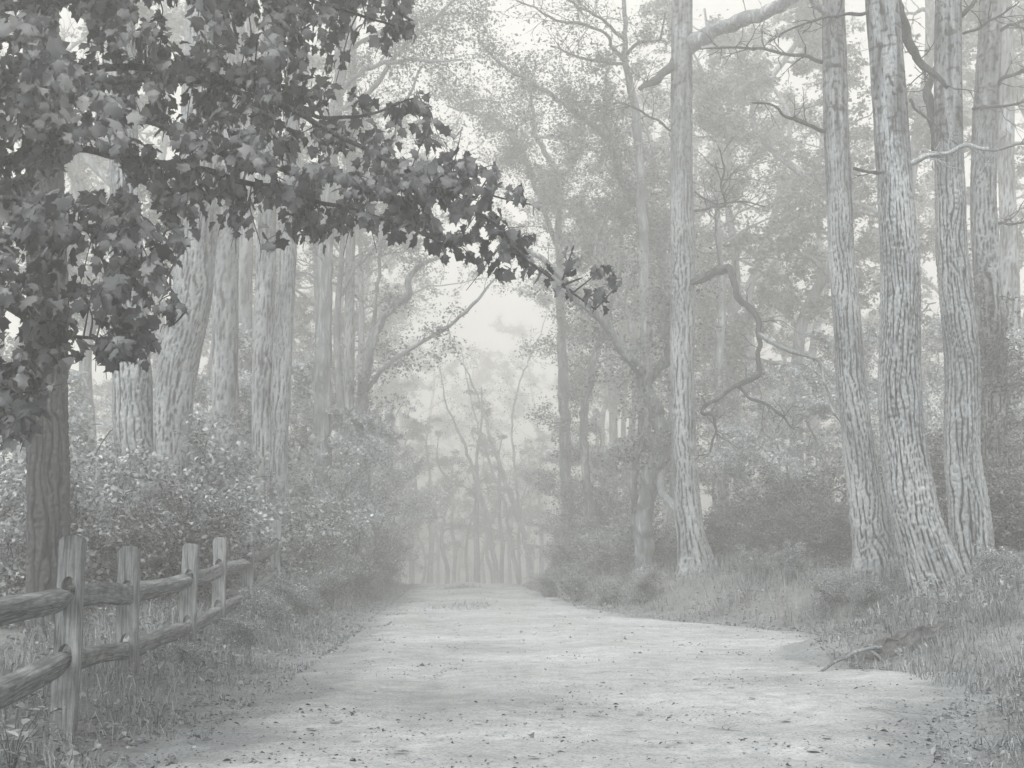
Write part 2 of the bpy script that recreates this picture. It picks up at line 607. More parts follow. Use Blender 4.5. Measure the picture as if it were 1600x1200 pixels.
def trunk_mesh(name, pts, D, seed, ns=72, nrow=420, depth=0.03, smooth_above=None, ext=7.0, flare=0.35, k=10.0, mod=0.45):
    """pts: (px, py, width px) from base to top, all at distance D (D may be (base, top))"""
    D0, D1 = (D if isinstance(D, tuple) else (D, D))
    K = len(pts)
    Q = []
    for q, (px, py, wd) in enumerate(pts):
        d = D0+(D1-D0)*q/(K-1)
        p = W(px, py, d)
        Q.append([p[0], p[1], p[2], wd/2/FPX*d])
    Q = np.array(Q)
    g = zg(Q[0][0], Q[0][1])
    dirb = Q[0][:3]-Q[1][:3]
    base = Q[0].copy()
    if base[2] > g-0.25:
        t = (g-0.3-base[2])/min(dirb[2], -0.2)
        b2 = base.copy()
        b2[:3] = base[:3]+dirb*t*np.array((0.5, 0.5, 1))
        b2[3] = base[3]*1.1
        Q = np.vstack([b2[None], Q])
    top = Q[-1].copy()
    dirt = Q[-1][:3]-Q[-2][:3]
    dirt = dirt/np.linalg.norm(dirt)
    add = []
    for e, rf in ((0.35, 0.85), (0.7, 0.6), (1.0, 0.25)):
        a = top.copy()
        a[:3] = top[:3]+dirt*ext*e+np.array((0.12*math.sin(seed+e*5), 0.2*math.cos(seed*2+e*4), 0))*ext*e*0.3
        a[3] = top[3]*rf
        add.append(a)
    n_in = nrow
    main = spline(Q, n_in)
    tip = spline(np.vstack([Q[-2], Q[-1]]+add), 60)
    dd = np.linalg.norm(tip[:, :3]-top[:3], axis=1)
    tip = tip[np.argmin(dd)+2:]
    S = np.vstack([main, tip])
    C, R0 = S[:, :3], S[:, 3]
    s = np.concatenate([[0], np.cumsum(np.linalg.norm(np.diff(C, axis=0), axis=1))])
    th = np.arange(ns)*2*math.pi/ns
    Rm = float(np.mean(R0[:n_in]))
    TH, SS = np.meshgrid(th, s)
    f = furrow(TH, SS, Rm, seed, k, mod)
    fl = np.exp(-np.maximum(C[:, 2]-g, 0)/0.35)[:, None]
    dp = np.full(len(S), depth)
    fcol = f.copy()
    if smooth_above is not None:
        z1 = W(800, smooth_above[0], D0)[2]
        z0 = W(800, smooth_above[1], D0)[2]
        wv = sstep(z0, z1, C[:, 2])[:, None]
        patch = noise3(np.cos(TH)*1.6+seed, np.sin(TH)*1.6, SS*0.7)
        wv = np.clip(wv*1.25-0.35*patch*wv, 0, 1)
        lent = noise3(np.cos(TH)*Rm*7+seed*3, np.sin(TH)*Rm*7, SS*16)
        fleck = noise3(np.cos(TH)*Rm*22+seed*3, np.sin(TH)*Rm*22, SS*9)
        sm = 0.66+0.22*noise3(np.cos(TH)*3, np.sin(TH)*3+seed, SS*1.5)-0.22*sstep(0.28, 0.5, lent)-0.3*sstep(0.25, 0.5, fleck)-0.2*(1-f)
        fcol = f*(1-wv)+np.clip(sm, 0, 1)*wv
        disp = ((f-0.6)*(1-wv)+(sm-0.7)*0.12*wv)*depth
    else:
        disp = (f-0.6)*depth
    lobes = 1+fl*flare*(1+0.45*np.cos(TH*5+seed)+0.25*np.cos(TH*3+seed*2))
    knobs = 1+0.05*noise3(np.cos(TH)*1.2+seed, np.sin(TH)*1.2, SS*0.8)+0.03*noise3(np.cos(TH)*2.5, np.sin(TH)*2.5+seed, SS*2.5)
    R = R0[:, None]*lobes*knobs+disp*np.minimum(1, R0/Rm)[:, None]
    R = np.maximum(R, 0.01)
    V, F = sweep(C, R, ns)
    me = mesh_np(name, V, F, {'bark': fcol.reshape(-1)}, smooth=True)
    return me, C, R0, g


def px_curve(pts, D0, D1=None):
    D1 = D0 if D1 is None else D1
    out = []
    for q, (px, py, wd) in enumerate(pts):
        d = D0+(D1-D0)*q/(len(pts)-1)
        p = W(px, py, d)
        out.append([p[0], p[1], p[2], max(wd/2/FPX*d, 0.003)])
    return np.array(out)


def gnarl(Q, n, amp, seed):
    S = spline(Q, n)
    s = np.concatenate([[0], np.cumsum(np.linalg.norm(np.diff(S[:, :3], axis=0), axis=1))])
    t = np.minimum(1, np.linspace(0, 1, n)*6)
    for k in range(3):
        S[:, k] += noise3(s*3.1+seed, k*7.3+seed, 0.5)*amp*t
    return S


def twigs_along(S, count, lmin, lmax, r, seed, up=0.2, fork=2):
    """thin crooked side twigs for a branch curve S (n,4)"""
    rg = np.random.default_rng(seed)
    parts, ends = [], []
    n = len(S)
    T = unit(np.gradient(S[:, :3], axis=0))
    for q in range(count):
        i = int(rg.uniform(0.15, 0.98)*(n-1))
        d = unit(T[i]*rg.uniform(0.2, 0.9)+rg.normal(size=3)*0.75+np.array((0, 0, up)))
        L = rg.uniform(lmin, lmax)
        p = S[i, :3].copy()
        m = 6
        P = [p.copy()]
        for a in range(m):
            d = unit(d+rg.normal(size=3)*0.22)
            p = p+d*L/m
            P.append(p.copy())
        P = np.array(P)
        r0 = min(r, S[i, 3]*0.6)
        parts.append(sweep(P, np.linspace(r0, r0*0.3, len(P)), 4))
        ends.append(P)
        for b in range(fork):
            k = int(rg.integers(2, m))
            d2 = unit(unit(P[k]-P[k-1])+rg.normal(size=3)*0.7)
            p2 = P[k].copy()
            P2 = [p2.copy()]
            for a in range(4):
                d2 = unit(d2+rg.normal(size=3)*0.2)
                p2 = p2+d2*L*0.5/4
                P2.append(p2.copy())
            P2 = np.array(P2)
            parts.append(sweep(P2, np.linspace(r0*0.55, r0*0.2, 5), 3 if False else 4))
            ends.append(P2)
    return parts, ends


TWP = {}


def px_branch(parent, pts, D0, D1=None, mat=None, seed=1, tw=4, tl=(0.3, 0.8), amp=0.055, name='branch', tr=0.012, ns=10, label=None):
    tw = int(tw*2.4)
    S = gnarl(px_curve(pts, D0, D1), max(16, 8*len(pts)), amp, seed)
    s = np.linspace(0, 1, len(S))
    th = np.arange(ns)*2*math.pi/ns
    R = S[:, 3][:, None]*(1+0.26*noise3(np.cos(th)[None]*1.3+seed, np.sin(th)[None]*1.3, (s*len(S)*0.35)[:, None]))
    V, F = sweep(S[:, :3], R, ns)
    b = obj(name, mesh_np(name, V, F, smooth=True), mat or M_barkdk, parent)
    if label:
        b['label'] = label
    if tw:
        parts, ends = twigs_along(S, tw, tl[0], tl[1], tr, seed+50)
        V, F = merge(parts)
        tw_ = obj('twigs', mesh_np('twigs', V, F, smooth=True), mat or M_twig, b)
        tw_['kind'] = 'stuff'
        TWP.setdefault(parent.name, []).extend(e[2:] for e in ends)
    return b, S


def leaf_out(root, per, spread, leaf, seed, mat=None):
    P = np.vstack(TWP[root.name])
    P = np.vstack([P, P+np.random.default_rng(seed).normal(size=P.shape)*0.12])
    V, F, sh = leaf_cloud(P, max(1, per//2), spread, leaf, seed)
    o = obj('crown', mesh_np('crown', V, F, {'shade': sh}), mat or M_canopy, root)
    o['kind'] = 'stuff'


def leaf_cloud(P, n_each, spread, L, seed, shade=(0.05, 0.95), up=0.6, aspect=0.62, droop=0.25):
    """leaves scattered round the points P"""
    rg = np.random.default_rng(seed)
    C = np.repeat(P, n_each, axis=0)
    m = len(C)
    C = C+rg.normal(size=(m, 3))*spread*np.array((1, 1, 0.6))
    d = rg.normal(size=(m, 3))
    d[:, 2] = d[:, 2]*0.5-droop
    nrm = rg.normal(size=(m, 3))*0.7+np.array((0, 0, up))
    Ls = L*rg.triangular(0.4, 0.9, 1.7, m)
    V, F = diamonds(C, d, nrm, Ls, Ls*aspect*rg.uniform(0.8, 1.2, m))
    sh = np.clip(rg.uniform(shade[0], shade[1], m)+rg.normal(size=m)*0.08, 0, 1)
    # whole sprays differ a little in tone
    sh = np.clip(sh+0.25*noise3(C[:, 0]*1.3, C[:, 1]*1.3, C[:, 2]*1.3+seed), 0, 1)
    return V, F, np.repeat(sh, 4)


# sparse crowns that sit on the tall trunks above the frame
def crown_variant(seed, R=2.6, H=6.0, limbs=9):
    rg = np.random.default_rng(seed)
    parts, pts = [], []
    for q in range(limbs):
        z0 = rg.uniform(0, H*0.75)
        a = rg.uniform(0, 2*math.pi)
        L = R*rg.uniform(0.6, 1.1)*(1-0.4*z0/H)
        P = np.array([[0, 0, z0], [math.cos(a)*L*0.35, math.sin(a)*L*0.35, z0+L*0.25],
                      [math.cos(a+0.2)*L*0.7, math.sin(a+0.2)*L*0.7, z0+L*0.55], [math.cos(a+0.1)*L, math.sin(a+0.1)*L, z0+L*0.75]])
        S = spline(np.hstack([P, np.array([[0.06], [0.045], [0.03], [0.012]])]), 14)
        parts.append(sweep(S[:, :3], S[:, 3], 6))
        tp, ends = twigs_along(S, 8, 0.5, 1.1, 0.012, seed*31+q, 0.3, 1)
        parts += tp
        pts += [e[2:] for e in ends]
    V, F = merge(parts)
    me_l = mesh_np('limb', V, F, smooth=True)
    P = np.vstack(pts)
    V, F, sh = leaf_cloud(P, 5, 0.16, 0.09, seed)
    me_c = mesh_np('crown', V, F, {'shade': sh})
    me_l.materials.append(M_bark)
    me_c.materials.append(M_canopy)
    return me_l, me_c


CROWNS = [crown_variant(101, 3.2, 6.0, 11), crown_variant(102, 3.2, 6.0, 11), crown_variant(103, 3.0, 6.0, 11)]


def add_crown(root, C, which, zfrac, sc_=1.0):
    ml, mc = CROWNS[which % 3]
    i = int(len(C)*0.0)
    zs = C[:, 2]
    k = np.argmin(np.abs(zs-(zs.min()+(zs.max()-zs.min())*zfrac)))
    for nm, me in (('limb', ml), ('crown', mc)):
        o = obj(nm, me, None, root)
        o['kind'] = 'stuff'
        o.location = C[k]
        o.rotation_euler = (0, 0, which*1.3)
        o.scale = (sc_, sc_, sc_)


def big_tree(name, label, pts, D, seed, mat, ns=72, nrow=420, depth=0.03, smooth_above=None, ext=7.0, flare=0.35, k=10.0, crown=0.8, group=None, mod=0.8):
    root = thing(name, label, 'tree', group=group)
    me, C, R0, g = trunk_mesh('trunk', pts, D, seed, ns, nrow, depth, smooth_above, ext, flare, k, mod)
    obj('trunk', me, mat, root)
    if crown:
        add_crown(root, C, int(seed), crown)
    return root


# --- right hand poplars
T1 = big_tree('poplar_tree', 'tall straight trunk at the right of the lane with a thick bough at top',
              [(1092, 900, 52), (1080, 840, 42), (1074, 780, 39), (1068, 680, 37), (1066, 560, 37), (1067, 430, 38), (1065, 280, 36), (1065, 120, 35), (1066, -10, 34)],
              26.0, 1.7, M_barkR, 72, 440, 0.035, (120, 420), 7.0, 0.3, 9.0)
T2 = big_tree('poplar_tree', 'leaning furrowed trunk just left of the two nearest trunks on the right bank',
              [(1368, 875, 60), (1356, 800, 54), (1342, 700, 47), (1330, 600, 44), (1323, 500, 42), (1316, 400, 40), (1311, 300, 39), (1306, 180, 40), (1303, 60, 38), (1302, -10, 36)],
              20.0, 2.9, M_barkR, 92, 480, 0.032, (90, 400))
T3 = big_tree('poplar_tree', 'nearest thick trunk on the right bank, its foot swinging out to the right',
              [(1466, 925, 88), (1442, 850, 78), (1428, 800, 74), (1413, 700, 70), (1406, 600, 64), (1407, 500, 62), (1406, 400, 60), (1399, 300, 56), (1392, 190, 55), (1385, 90, 54), (1378, -10, 54)],
              16.5, 4.3, M_barkR, 128, 640, 0.030, (60, 420), 8.0, 0.18, 11.0)
T4 = big_tree('poplar_tree', 'light furrowed trunk immediately right of the nearest thick trunk',
              [(1524, 900, 62), (1514, 800, 60), (1503, 700, 53), (1504, 600, 53), (1499, 500, 53), (1488, 400, 49), (1485, 300, 46), (1482, 180, 45), (1481, 80, 43), (1482, -10, 42)],
              18.0, 5.9, M_barkR, 110, 580, 0.030, (120, 330), 8.0, 0.2, 10.0)
T5 = big_tree('poplar_tree', 'shaded trunk wrapped in a dark climber near the right edge',
              [(1552, 860, 34), (1553, 760, 38), (1553, 640, 42), (1550, 520, 42), (1541, 400, 42), (1537, 300, 40), (1540, 180, 40), (1546, 80, 38), (1549, -10, 37)],
              21.0, 6.6, M_barkR, 60, 360, 0.030, (60, 330))
T6 = big_tree('poplar_tree', 'faint slender trunk at the far right edge beyond the climber wrapped trunk',
              [(1585, 840, 30), (1582, 600, 28), (1578, 400, 27), (1572, 250, 25), (1574, 120, 23), (1570, -10, 22)],
              30.0, 7.7, M_barkR, 36, 160, 0.03, (60, 330))

# boughs and dead branches of the right hand trunks (pixel polyline, width)
px_branch(T1, [(1075, 72, 30), (1100, 55, 26), (1140, 40, 24), (1190, 22, 22), (1235, -2, 20), (1290, -40, 16)], 26, 24.5, M_barkR and M_bark, 11, 5, ns=14, label='thick bough rising to the right')
px_branch(T1, [(1058, 85, 10), (1046, 105, 13), (1030, 122, 14), (1012, 132, 12), (1000, 138, 7)], 26, 25.4, M_barkdk, 12, 3)
bB, SB = px_branch(T1, [(1080, 442, 9), (1100, 434, 13), (1122, 423, 15), (1137, 420, 13), (1147, 437, 10), (1153, 462, 10), (1168, 483, 10), (1182, 500, 9), (1187, 525, 8), (1185, 558, 7)], 25.8, 24.5, M_barkdk, 13, 3, ns=12,
                   label='dark broken limb bent over like a hook')
px_branch(T1, [(1184, 522, 8), (1208, 537, 8), (1240, 552, 7), (1268, 560, 6), (1284, 570, 6), (1290, 600, 4), (1303, 640, 4), (1316, 665, 2)], 24.6, 24.2, M_bark, 14, 5)
px_branch(T1, [(1184, 558, 7), (1186, 585, 9), (1168, 594, 10), (1152, 603, 7), (1130, 620, 6), (1104, 634, 6), (1098, 645, 6), (1116, 650, 5), (1121, 672, 4), (1108, 702, 3), (1098, 718, 2)], 24.5, 24.3, M_barkdk, 15, 6)
px_branch(T1, [(1154, 604, 6), (1172, 622, 5), (1196, 632, 5), (1222, 652, 4), (1243, 672, 2)], 24.5, 24.0, M_barkdk, 16, 5)
px_branch(T1, [(1050, 205, 4), (1020, 185, 4), (985, 165, 3), (960, 160, 2)], 26, 25.2, M_twig, 17, 5)
px_branch(T1, [(1085, 330, 4), (1110, 325, 4), (1132, 320, 5), (1126, 290, 4), (1132, 262, 3), (1122, 230, 2)], 26, 24.6, M_barkdk, 18, 8)
px_branch(T1, [(1085, 300, 4), (1120, 318, 3), (1160, 315, 3), (1195, 322, 2)], 26, 25.0, M_twig, 19, 5)
px_branch(T2, [(1284, 97, 7), (1262, 90, 6), (1215, 82, 5), (1150, 76, 4), (1090, 76, 2)], 20, 19.3, M_barkdk, 21, 7, (0.25, 0.6))
px_branch(T2, [(1296, 208, 7), (1272, 198, 6), (1238, 186, 5), (1205, 168, 4), (1177, 160, 2)], 20, 19.0, M_barkdk, 22, 4, (0.2, 0.5))
px_branch(T2, [(1300, 30, 14), (1285, 15, 12), (1265, -5, 10), (1240, -30, 8)], 20, 19.5, M_bark, 23, 2)
px_branch(T3, [(1355, 20, 6), (1310, 24, 5), (1270, 32, 4), (1225, 50, 3), (1198, 63, 2)], 16.4, 16.0, M_barkdk, 31, 5, (0.15, 0.4))
px_branch(T3, [(1400, 0, 18), (1410, 30, 17), (1420, 65, 16), (1437, 95, 13), (1462, 115, 10), (1478, 135, 6)], 16.7, 17.3, M_barkdk, 32, 5, (0.2, 0.5), label='dark dead limb hooked between two trunks')
px_branch(T4, [(1480, 300, 7), (1462, 240, 12), (1455, 190, 14), (1450, 150, 15), (1455, 120, 9), (1470, 95, 5)], 18.6, 18.8, M_barkdk, 33, 4, (0.2, 0.5))
px_branch(T3, [(1424, 255, 9), (1445, 246, 8), (1480, 238, 7), (1508, 226, 7), (1530, 232, 6), (1565, 232, 5), (1605, 222, 4)], 16.3, 15.6, M_barkpale, 34, 5, (0.2, 0.5), label='pale bare branch reaching out to the right')
px_branch(T3, [(1375, 270, 6), (1355, 268, 5), (1334, 267, 5)], 16.3, 16.0, M_barkdk, 35, 1, (0.2, 0.35))
px_branch(T3, [(1422, 155, 5), (1440, 175, 4), (1465, 200, 3), (1495, 225, 2)], 16.3, 16.1, M_twig, 36, 2, (0.1, 0.3))
px_branch(T4, [(1502, 25, 8), (1515, 10, 7), (1530, -10, 6)], 18, 17.6, M_barkdk, 37, 1)
px_branch(T5, [(1520, 170, 5), (1560, 165, 5), (1605, 160, 3)], 21, 20, M_twig, 38, 3)
px_branch(T5, [(1555, 50, 6), (1580, 40, 5), (1610, 42, 3)], 21, 20, M_twig, 39, 3)
px_branch(T5, [(1555, 135, 7), (1575, 120, 6), (1610, 108, 4)], 21, 20, M_barkdk, 40, 3)
px_branch(T4, [(1505, 52, 5), (1530, 42, 4), (1560, 25, 3), (1590, 5, 2)], 18, 17, M_twig, 41, 4)
px_branch(T5, [(1558, 350, 5), (1580, 350, 4), (1612, 345, 3)], 21, 20.4, M_twig, 42, 3)

# --- left hand trunks
L0 = big_tree('furrowed_tree', 'dark deeply furrowed trunk standing directly behind the nearest fence post',
              [(80, 1010, 66), (78, 930, 63), (76, 850, 62), (75, 750, 61), (74, 650, 58), (74, 560, 58), (74, 450, 60), (70, 300, 58), (66, 120, 56), (62, -10, 54)],
              13.8, 8.3, M_barkD, 120, 600, 0.040, None, 6.0, 0.2, 8.0, 0.85, None, 0.9)
L1 = big_tree('furrowed_tree', 'pale furrowed trunk rising behind the fence between the first two posts',
              [(222, 930, 52), (220, 860, 48), (218, 780, 50), (209, 690, 58), (207, 600, 60), (202, 500, 54), (198, 400, 50), (194, 250, 46), (190, 80, 44), (188, -10, 42)],
              18.5, 9.1, M_barkL, 92, 460, 0.034, None, 6.0, 0.2, 8.5)
L2 = big_tree('furrowed_tree', 'broad pale trunk leaning right, behind the one beside the second post',
              [(262, 850, 66), (264, 740, 62), (268, 650, 60), (280, 560, 60), (298, 470, 62), (306, 390, 62), (314, 250, 64), (320, 100, 66), (324, -10, 66)],
              22.0, 10.4, M_barkL, 88, 400, 0.036, None, 6.0, 0.2, 8.0)
L3 = big_tree('furrowed_tree', 'flat grey trunk fading into mist right of the broad leaning trunk',
              [(350, 840, 40), (352, 700, 40), (352, 560, 40), (352, 450, 40), (356, 350, 38), (362, 150, 36), (366, -10, 34)],
              27.0, 11.4, M_barkL, 48, 240, 0.035, None, 5.0, 0.2, 8.0)
L3b = big_tree('furrowed_tree', 'slim misty trunk squeezed behind the flat grey trunk on the left',
               [(384, 830, 30), (382, 700, 30), (378, 560, 30), (380, 420, 29), (384, 200, 27), (386, -10, 25)],
               33.0, 12.4, M_barkL, 36, 160, 0.035, None, 5.0, 0.2, 8.0)
L4 = big_tree('furrowed_tree', 'grey cracked trunk immediately left of the bright slender trunk',
              [(410, 840, 34), (410, 700, 33), (411, 600, 33), (413, 500, 32), (416, 400, 30), (420, 200, 28), (424, -10, 26)],
              26.0, 13.3, M_barkR, 48, 240, 0.03, None, 5.0, 0.2, 9.0)
L5 = big_tree('furrowed_tree', 'bright slender trunk standing nearest the lane on the left',
              [(434, 870, 32), (433, 790, 30), (435, 700, 29), (439, 600, 29), (444, 500, 28), (450, 400, 26), (455, 250, 24), (460, 80, 22), (462, -10, 21)],
              24.0, 14.6, M_barkL, 54, 340, 0.022, None, 5.0, 0.2, 11.0)
L6 = big_tree('furrowed_tree', 'thin dark trunk half lost in mist between the slender trunk and the lane',
              [(546, 840, 18), (545, 700, 17), (546, 560, 16), (547, 420, 15), (549, 250, 14), (550, 60, 13), (551, -10, 12)],
              36.0, 15.2, M_barkR, 30, 140, 0.03, None, 4.0, 0.2, 9.0)

# --- mid distance, right of the lane: a gnarled forking tree and its neighbours
Gn = thing('gnarled_tree', 'crooked forked tree right of the lane, one limb leaning far left over it', 'tree')
px_branch(Gn, [(1006, 915, 32), (1008, 800, 28), (1018, 740, 28), (1034, 700, 31), (1028, 655, 25), (1012, 612, 22), (1000, 580, 18), (985, 560, 17), (962, 530, 15), (940, 502, 14), (905, 470, 12), (880, 440, 11), (845, 405, 9), (800, 375, 6)], 28, 25, M_bark, 61, 10, (0.5, 1.4), 0.06, 'trunk', 0.012, 14)
px_branch(Gn, [(1010, 600, 18), (1024, 580, 17), (1044, 560, 17), (1047, 535, 18), (1038, 510, 16), (1044, 480, 13), (1050, 440, 11), (1046, 395, 8)], 27.5, 27, M_bark, 62, 6, (0.5, 1.4), 0.05, ns=12)
px_branch(Gn, [(1006, 915, 16), (990, 800, 12), (992, 740, 11), (1000, 690, 10), (1004, 640, 8)], 28.5, 28, M_bark, 63, 4, (0.4, 1.0), 0.05)
px_branch(Gn, [(1075, 830, 12), (1050, 790, 14), (1034, 765, 12), (1032, 745, 12), (1042, 725, 10)], 27, 27.5, M_barkpale, 64, 0, amp=0.05)
Gs = thing('gnarled_tree', 'slim curving stem left of the crooked forked tree', 'tree')
px_branch(Gs, [(925, 910, 14), (918, 780, 14), (912, 690, 13), (916, 620, 13), (928, 560, 11), (945, 510, 9), (960, 460, 8), (975, 400, 6)], 37, 36, M_bark, 65, 8, (0.5, 1.4), 0.07, 'trunk', 0.012, 12)
Gu = thing('leaning_tree', 'long limbed tree arching from the right trunk across the upper centre', 'tree')
px_branch(Gu, [(1055, 905, 26), (1058, 700, 24), (1050, 520, 22), (1034, 400, 17), (1022, 360, 14), (996, 318, 13), (970, 280, 12), (957, 232, 12), (925, 195, 11), (885, 165, 9), (840, 135, 8), (790, 105, 6), (745, 60, 4)], 36, 31, M_bark, 66, 34, (0.6, 1.9), 0.07, 'trunk', 0.012, 14)
px_branch(Gu, [(985, 300, 6), (960, 330, 5), (938, 360, 5), (930, 395, 4)], 33.3, 33, M_bark, 67, 4, (0.5, 1.2))
px_branch(Gu, [(957, 232, 7), (950, 190, 6), (945, 150, 5), (952, 100, 3)], 32.8, 32, M_bark, 68, 5, (0.5, 1.2))
Gv = thing('leaning_tree', 'thin double stemmed tree in mist left of the arching limb', 'tree')
px_branch(Gv, [(890, 915, 20), (884, 740, 18), (880, 600, 16), (876, 470, 14), (874, 380, 12), (872, 280, 10), (855, 245, 9), (838, 215, 8), (834, 180, 6), (826, 120, 4)], 42, 40, M_bark, 69, 26, (0.6, 1.9), 0.07, 'trunk', 0.012, 12)
px_branch(Gv, [(876, 400, 9), (850, 330, 8), (820, 250, 8), (800, 212, 7), (775, 188, 6), (735, 175, 4), (700, 165, 3)], 41, 38, M_bark, 70, 22, (0.6, 1.9), 0.07)
px_branch(Gv, [(838, 215, 6), (880, 215, 5), (920, 225, 3), (945, 218, 2)], 40, 39, M_bark, 71, 4, (0.5, 1.2))

# bare pale stems in the fog beyond the lane's bend
Gb = thing('bare_tree', 'bare pale stems splaying up in the fog over the end of the lane', 'tree')
px_branch(Gb, [(840, 960, 10.4), (822, 850, 9.1), (806, 800, 8.5), (788, 745, 7.2), (768, 690, 5.9), (750, 630, 3.9), (732, 585, 2.6), (712, 545, 1.6), (700, 505, 0.7)], 60, 57, M_barkpale, 81, 12, (0.6, 1.8), 0.08, 'trunk', 0.012, 10)
px_branch(Gb, [(818, 960, 6.5), (790, 800, 5.9), (762, 715, 4.5), (745, 660, 2.6), (728, 590, 1.6), (722, 545, 0.7)], 60.5, 58, M_barkpale, 82, 7, (0.6, 1.6), 0.08)
px_branch(Gb, [(785, 960, 8.5), (762, 820, 7.2), (740, 740, 5.9), (720, 680, 4.5), (700, 640, 2.6), (690, 590, 1.6), (680, 550, 0.7)], 61, 58, M_barkpale, 83, 12, (0.6, 1.6), 0.08)
px_branch(Gb, [(812, 815, 4.5), (806, 740, 3.9), (800, 660, 3.2), (815, 590, 2.6), (845, 520, 1.6), (860, 450, 0.7)], 60, 58, M_barkpale, 84, 12, (0.6, 1.6), 0.08)

# left side mid distance: understorey tree with a curved limb and a long pale diagonal branch
Gl = thing('bare_tree', 'grey tree left of the lane with a long pale branch slanting up over it', 'tree')
px_branch(Gl, [(575, 915, 22), (570, 760, 20), (566, 640, 17), (575, 560, 15), (590, 510, 13), (612, 480, 12), (636, 462, 12), (640, 436, 10), (655, 416, 8), (690, 400, 5)], 34, 33, M_bark, 85, 8, (0.5, 1.5), 0.06, 'trunk', 0.012, 12)
px_branch(Gl, [(566, 620, 8), (600, 575, 7), (640, 545, 7), (680, 525, 6), (718, 495, 6), (745, 470, 5), (772, 435, 3)], 34, 31.5, M_barkpale, 86, 5, (0.4, 1.0), 0.05, label='long pale diagonal branch')
px_branch(Gl, [(572, 600, 8), (590, 450, 6), (600, 330, 6), (620, 200, 5), (660, 100, 4)], 34, 33, M_bark, 87, 8, (0.6, 1.6), 0.06)

# upper centre-left: pale boughs behind the maple
Gp = thing('bare_tree', 'tall tree behind the maple whose pale boughs spread across the top', 'tree')
px_branch(Gp, [(505, 915, 30), (503, 700, 28), (506, 450, 25), (515, 250, 22), (530, 120, 20), (540, 20, 18), (548, -60, 14)], 31, 31, M_bark, 88, 4, (0.6, 1.6), 0.06, 'trunk', 0.012, 14)
px_branch(Gp, [(525, 150, 9), (570, 110, 8), (620, 95, 7), (680, 95, 5), (722, 93, 3)], 31, 29, M_barkpale, 89, 9, (0.6, 1.6), 0.05)
px_branch(Gp, [(510, 180, 8), (570, 150, 8), (620, 85, 7), (660, 45, 6), (705, 5, 5), (740, -30, 3)], 31, 29, M_barkpale, 90, 9, (0.6, 1.6), 0.05)
px_branch(Gp, [(530, 90, 8), (585, 55, 7), (650, 30, 5), (730, 20, 3)], 31, 30, M_bark, 91, 9, (0.6, 1.6), 0.05)
# fine bare limb work at the top centre
Gt = thing('bare_tree', 'dead branched tree top hanging between the arching limb and the straight right trunk', 'tree')
px_branch(Gt, [(1010, 910, 20), (1008, 500, 18), (1000, 250, 15), (985, 130, 12), (975, 95, 10), (978, 60, 8), (975, 0, 7), (965, -60, 4)], 33, 31, M_bark, 92, 5, (0.5, 1.4), 0.05, 'trunk', 0.012, 12)
px_branch(Gt, [(978, 95, 8), (955, 72, 6), (950, 55, 5), (915, 38, 5), (870, 32, 4), (830, 10, 3), (790, -5, 2)], 31.5, 30, M_barkdk, 93, 10, (0.5, 1.4), 0.05)
px_branch(Gt, [(975, 100, 6), (945, 97, 5), (900, 88, 4), (860, 70, 3)], 31.5, 30.5, M_barkdk, 94, 8, (0.4, 1.2), 0.05)
px_branch(Gt, [(976, 62, 6), (945, 35, 5), (905, 10, 4), (870, -10, 3)], 31.5, 30, M_barkdk, 95, 8, (0.5, 1.3), 0.05)
px_branch(Gt, [(980, 85, 6), (1000, 65, 5), (1030, 60, 4), (1040, 20, 3)], 31.5, 30.5, M_barkdk, 96, 6, (0.4, 1.0), 0.05)

leaf_out(Gn, 10, 0.13, 0.075, 701)
leaf_out(Gs, 10, 0.14, 0.08, 702)
leaf_out(Gu, 18, 0.14, 0.08, 703)
leaf_out(Gv, 18, 0.15, 0.085, 704)
leaf_out(Gb, 2, 0.15, 0.09, 705)
leaf_out(Gl, 10, 0.14, 0.08, 706)
leaf_out(Gp, 8, 0.14, 0.08, 707)
leaf_out(Gt, 3, 0.3, 0.08, 708)

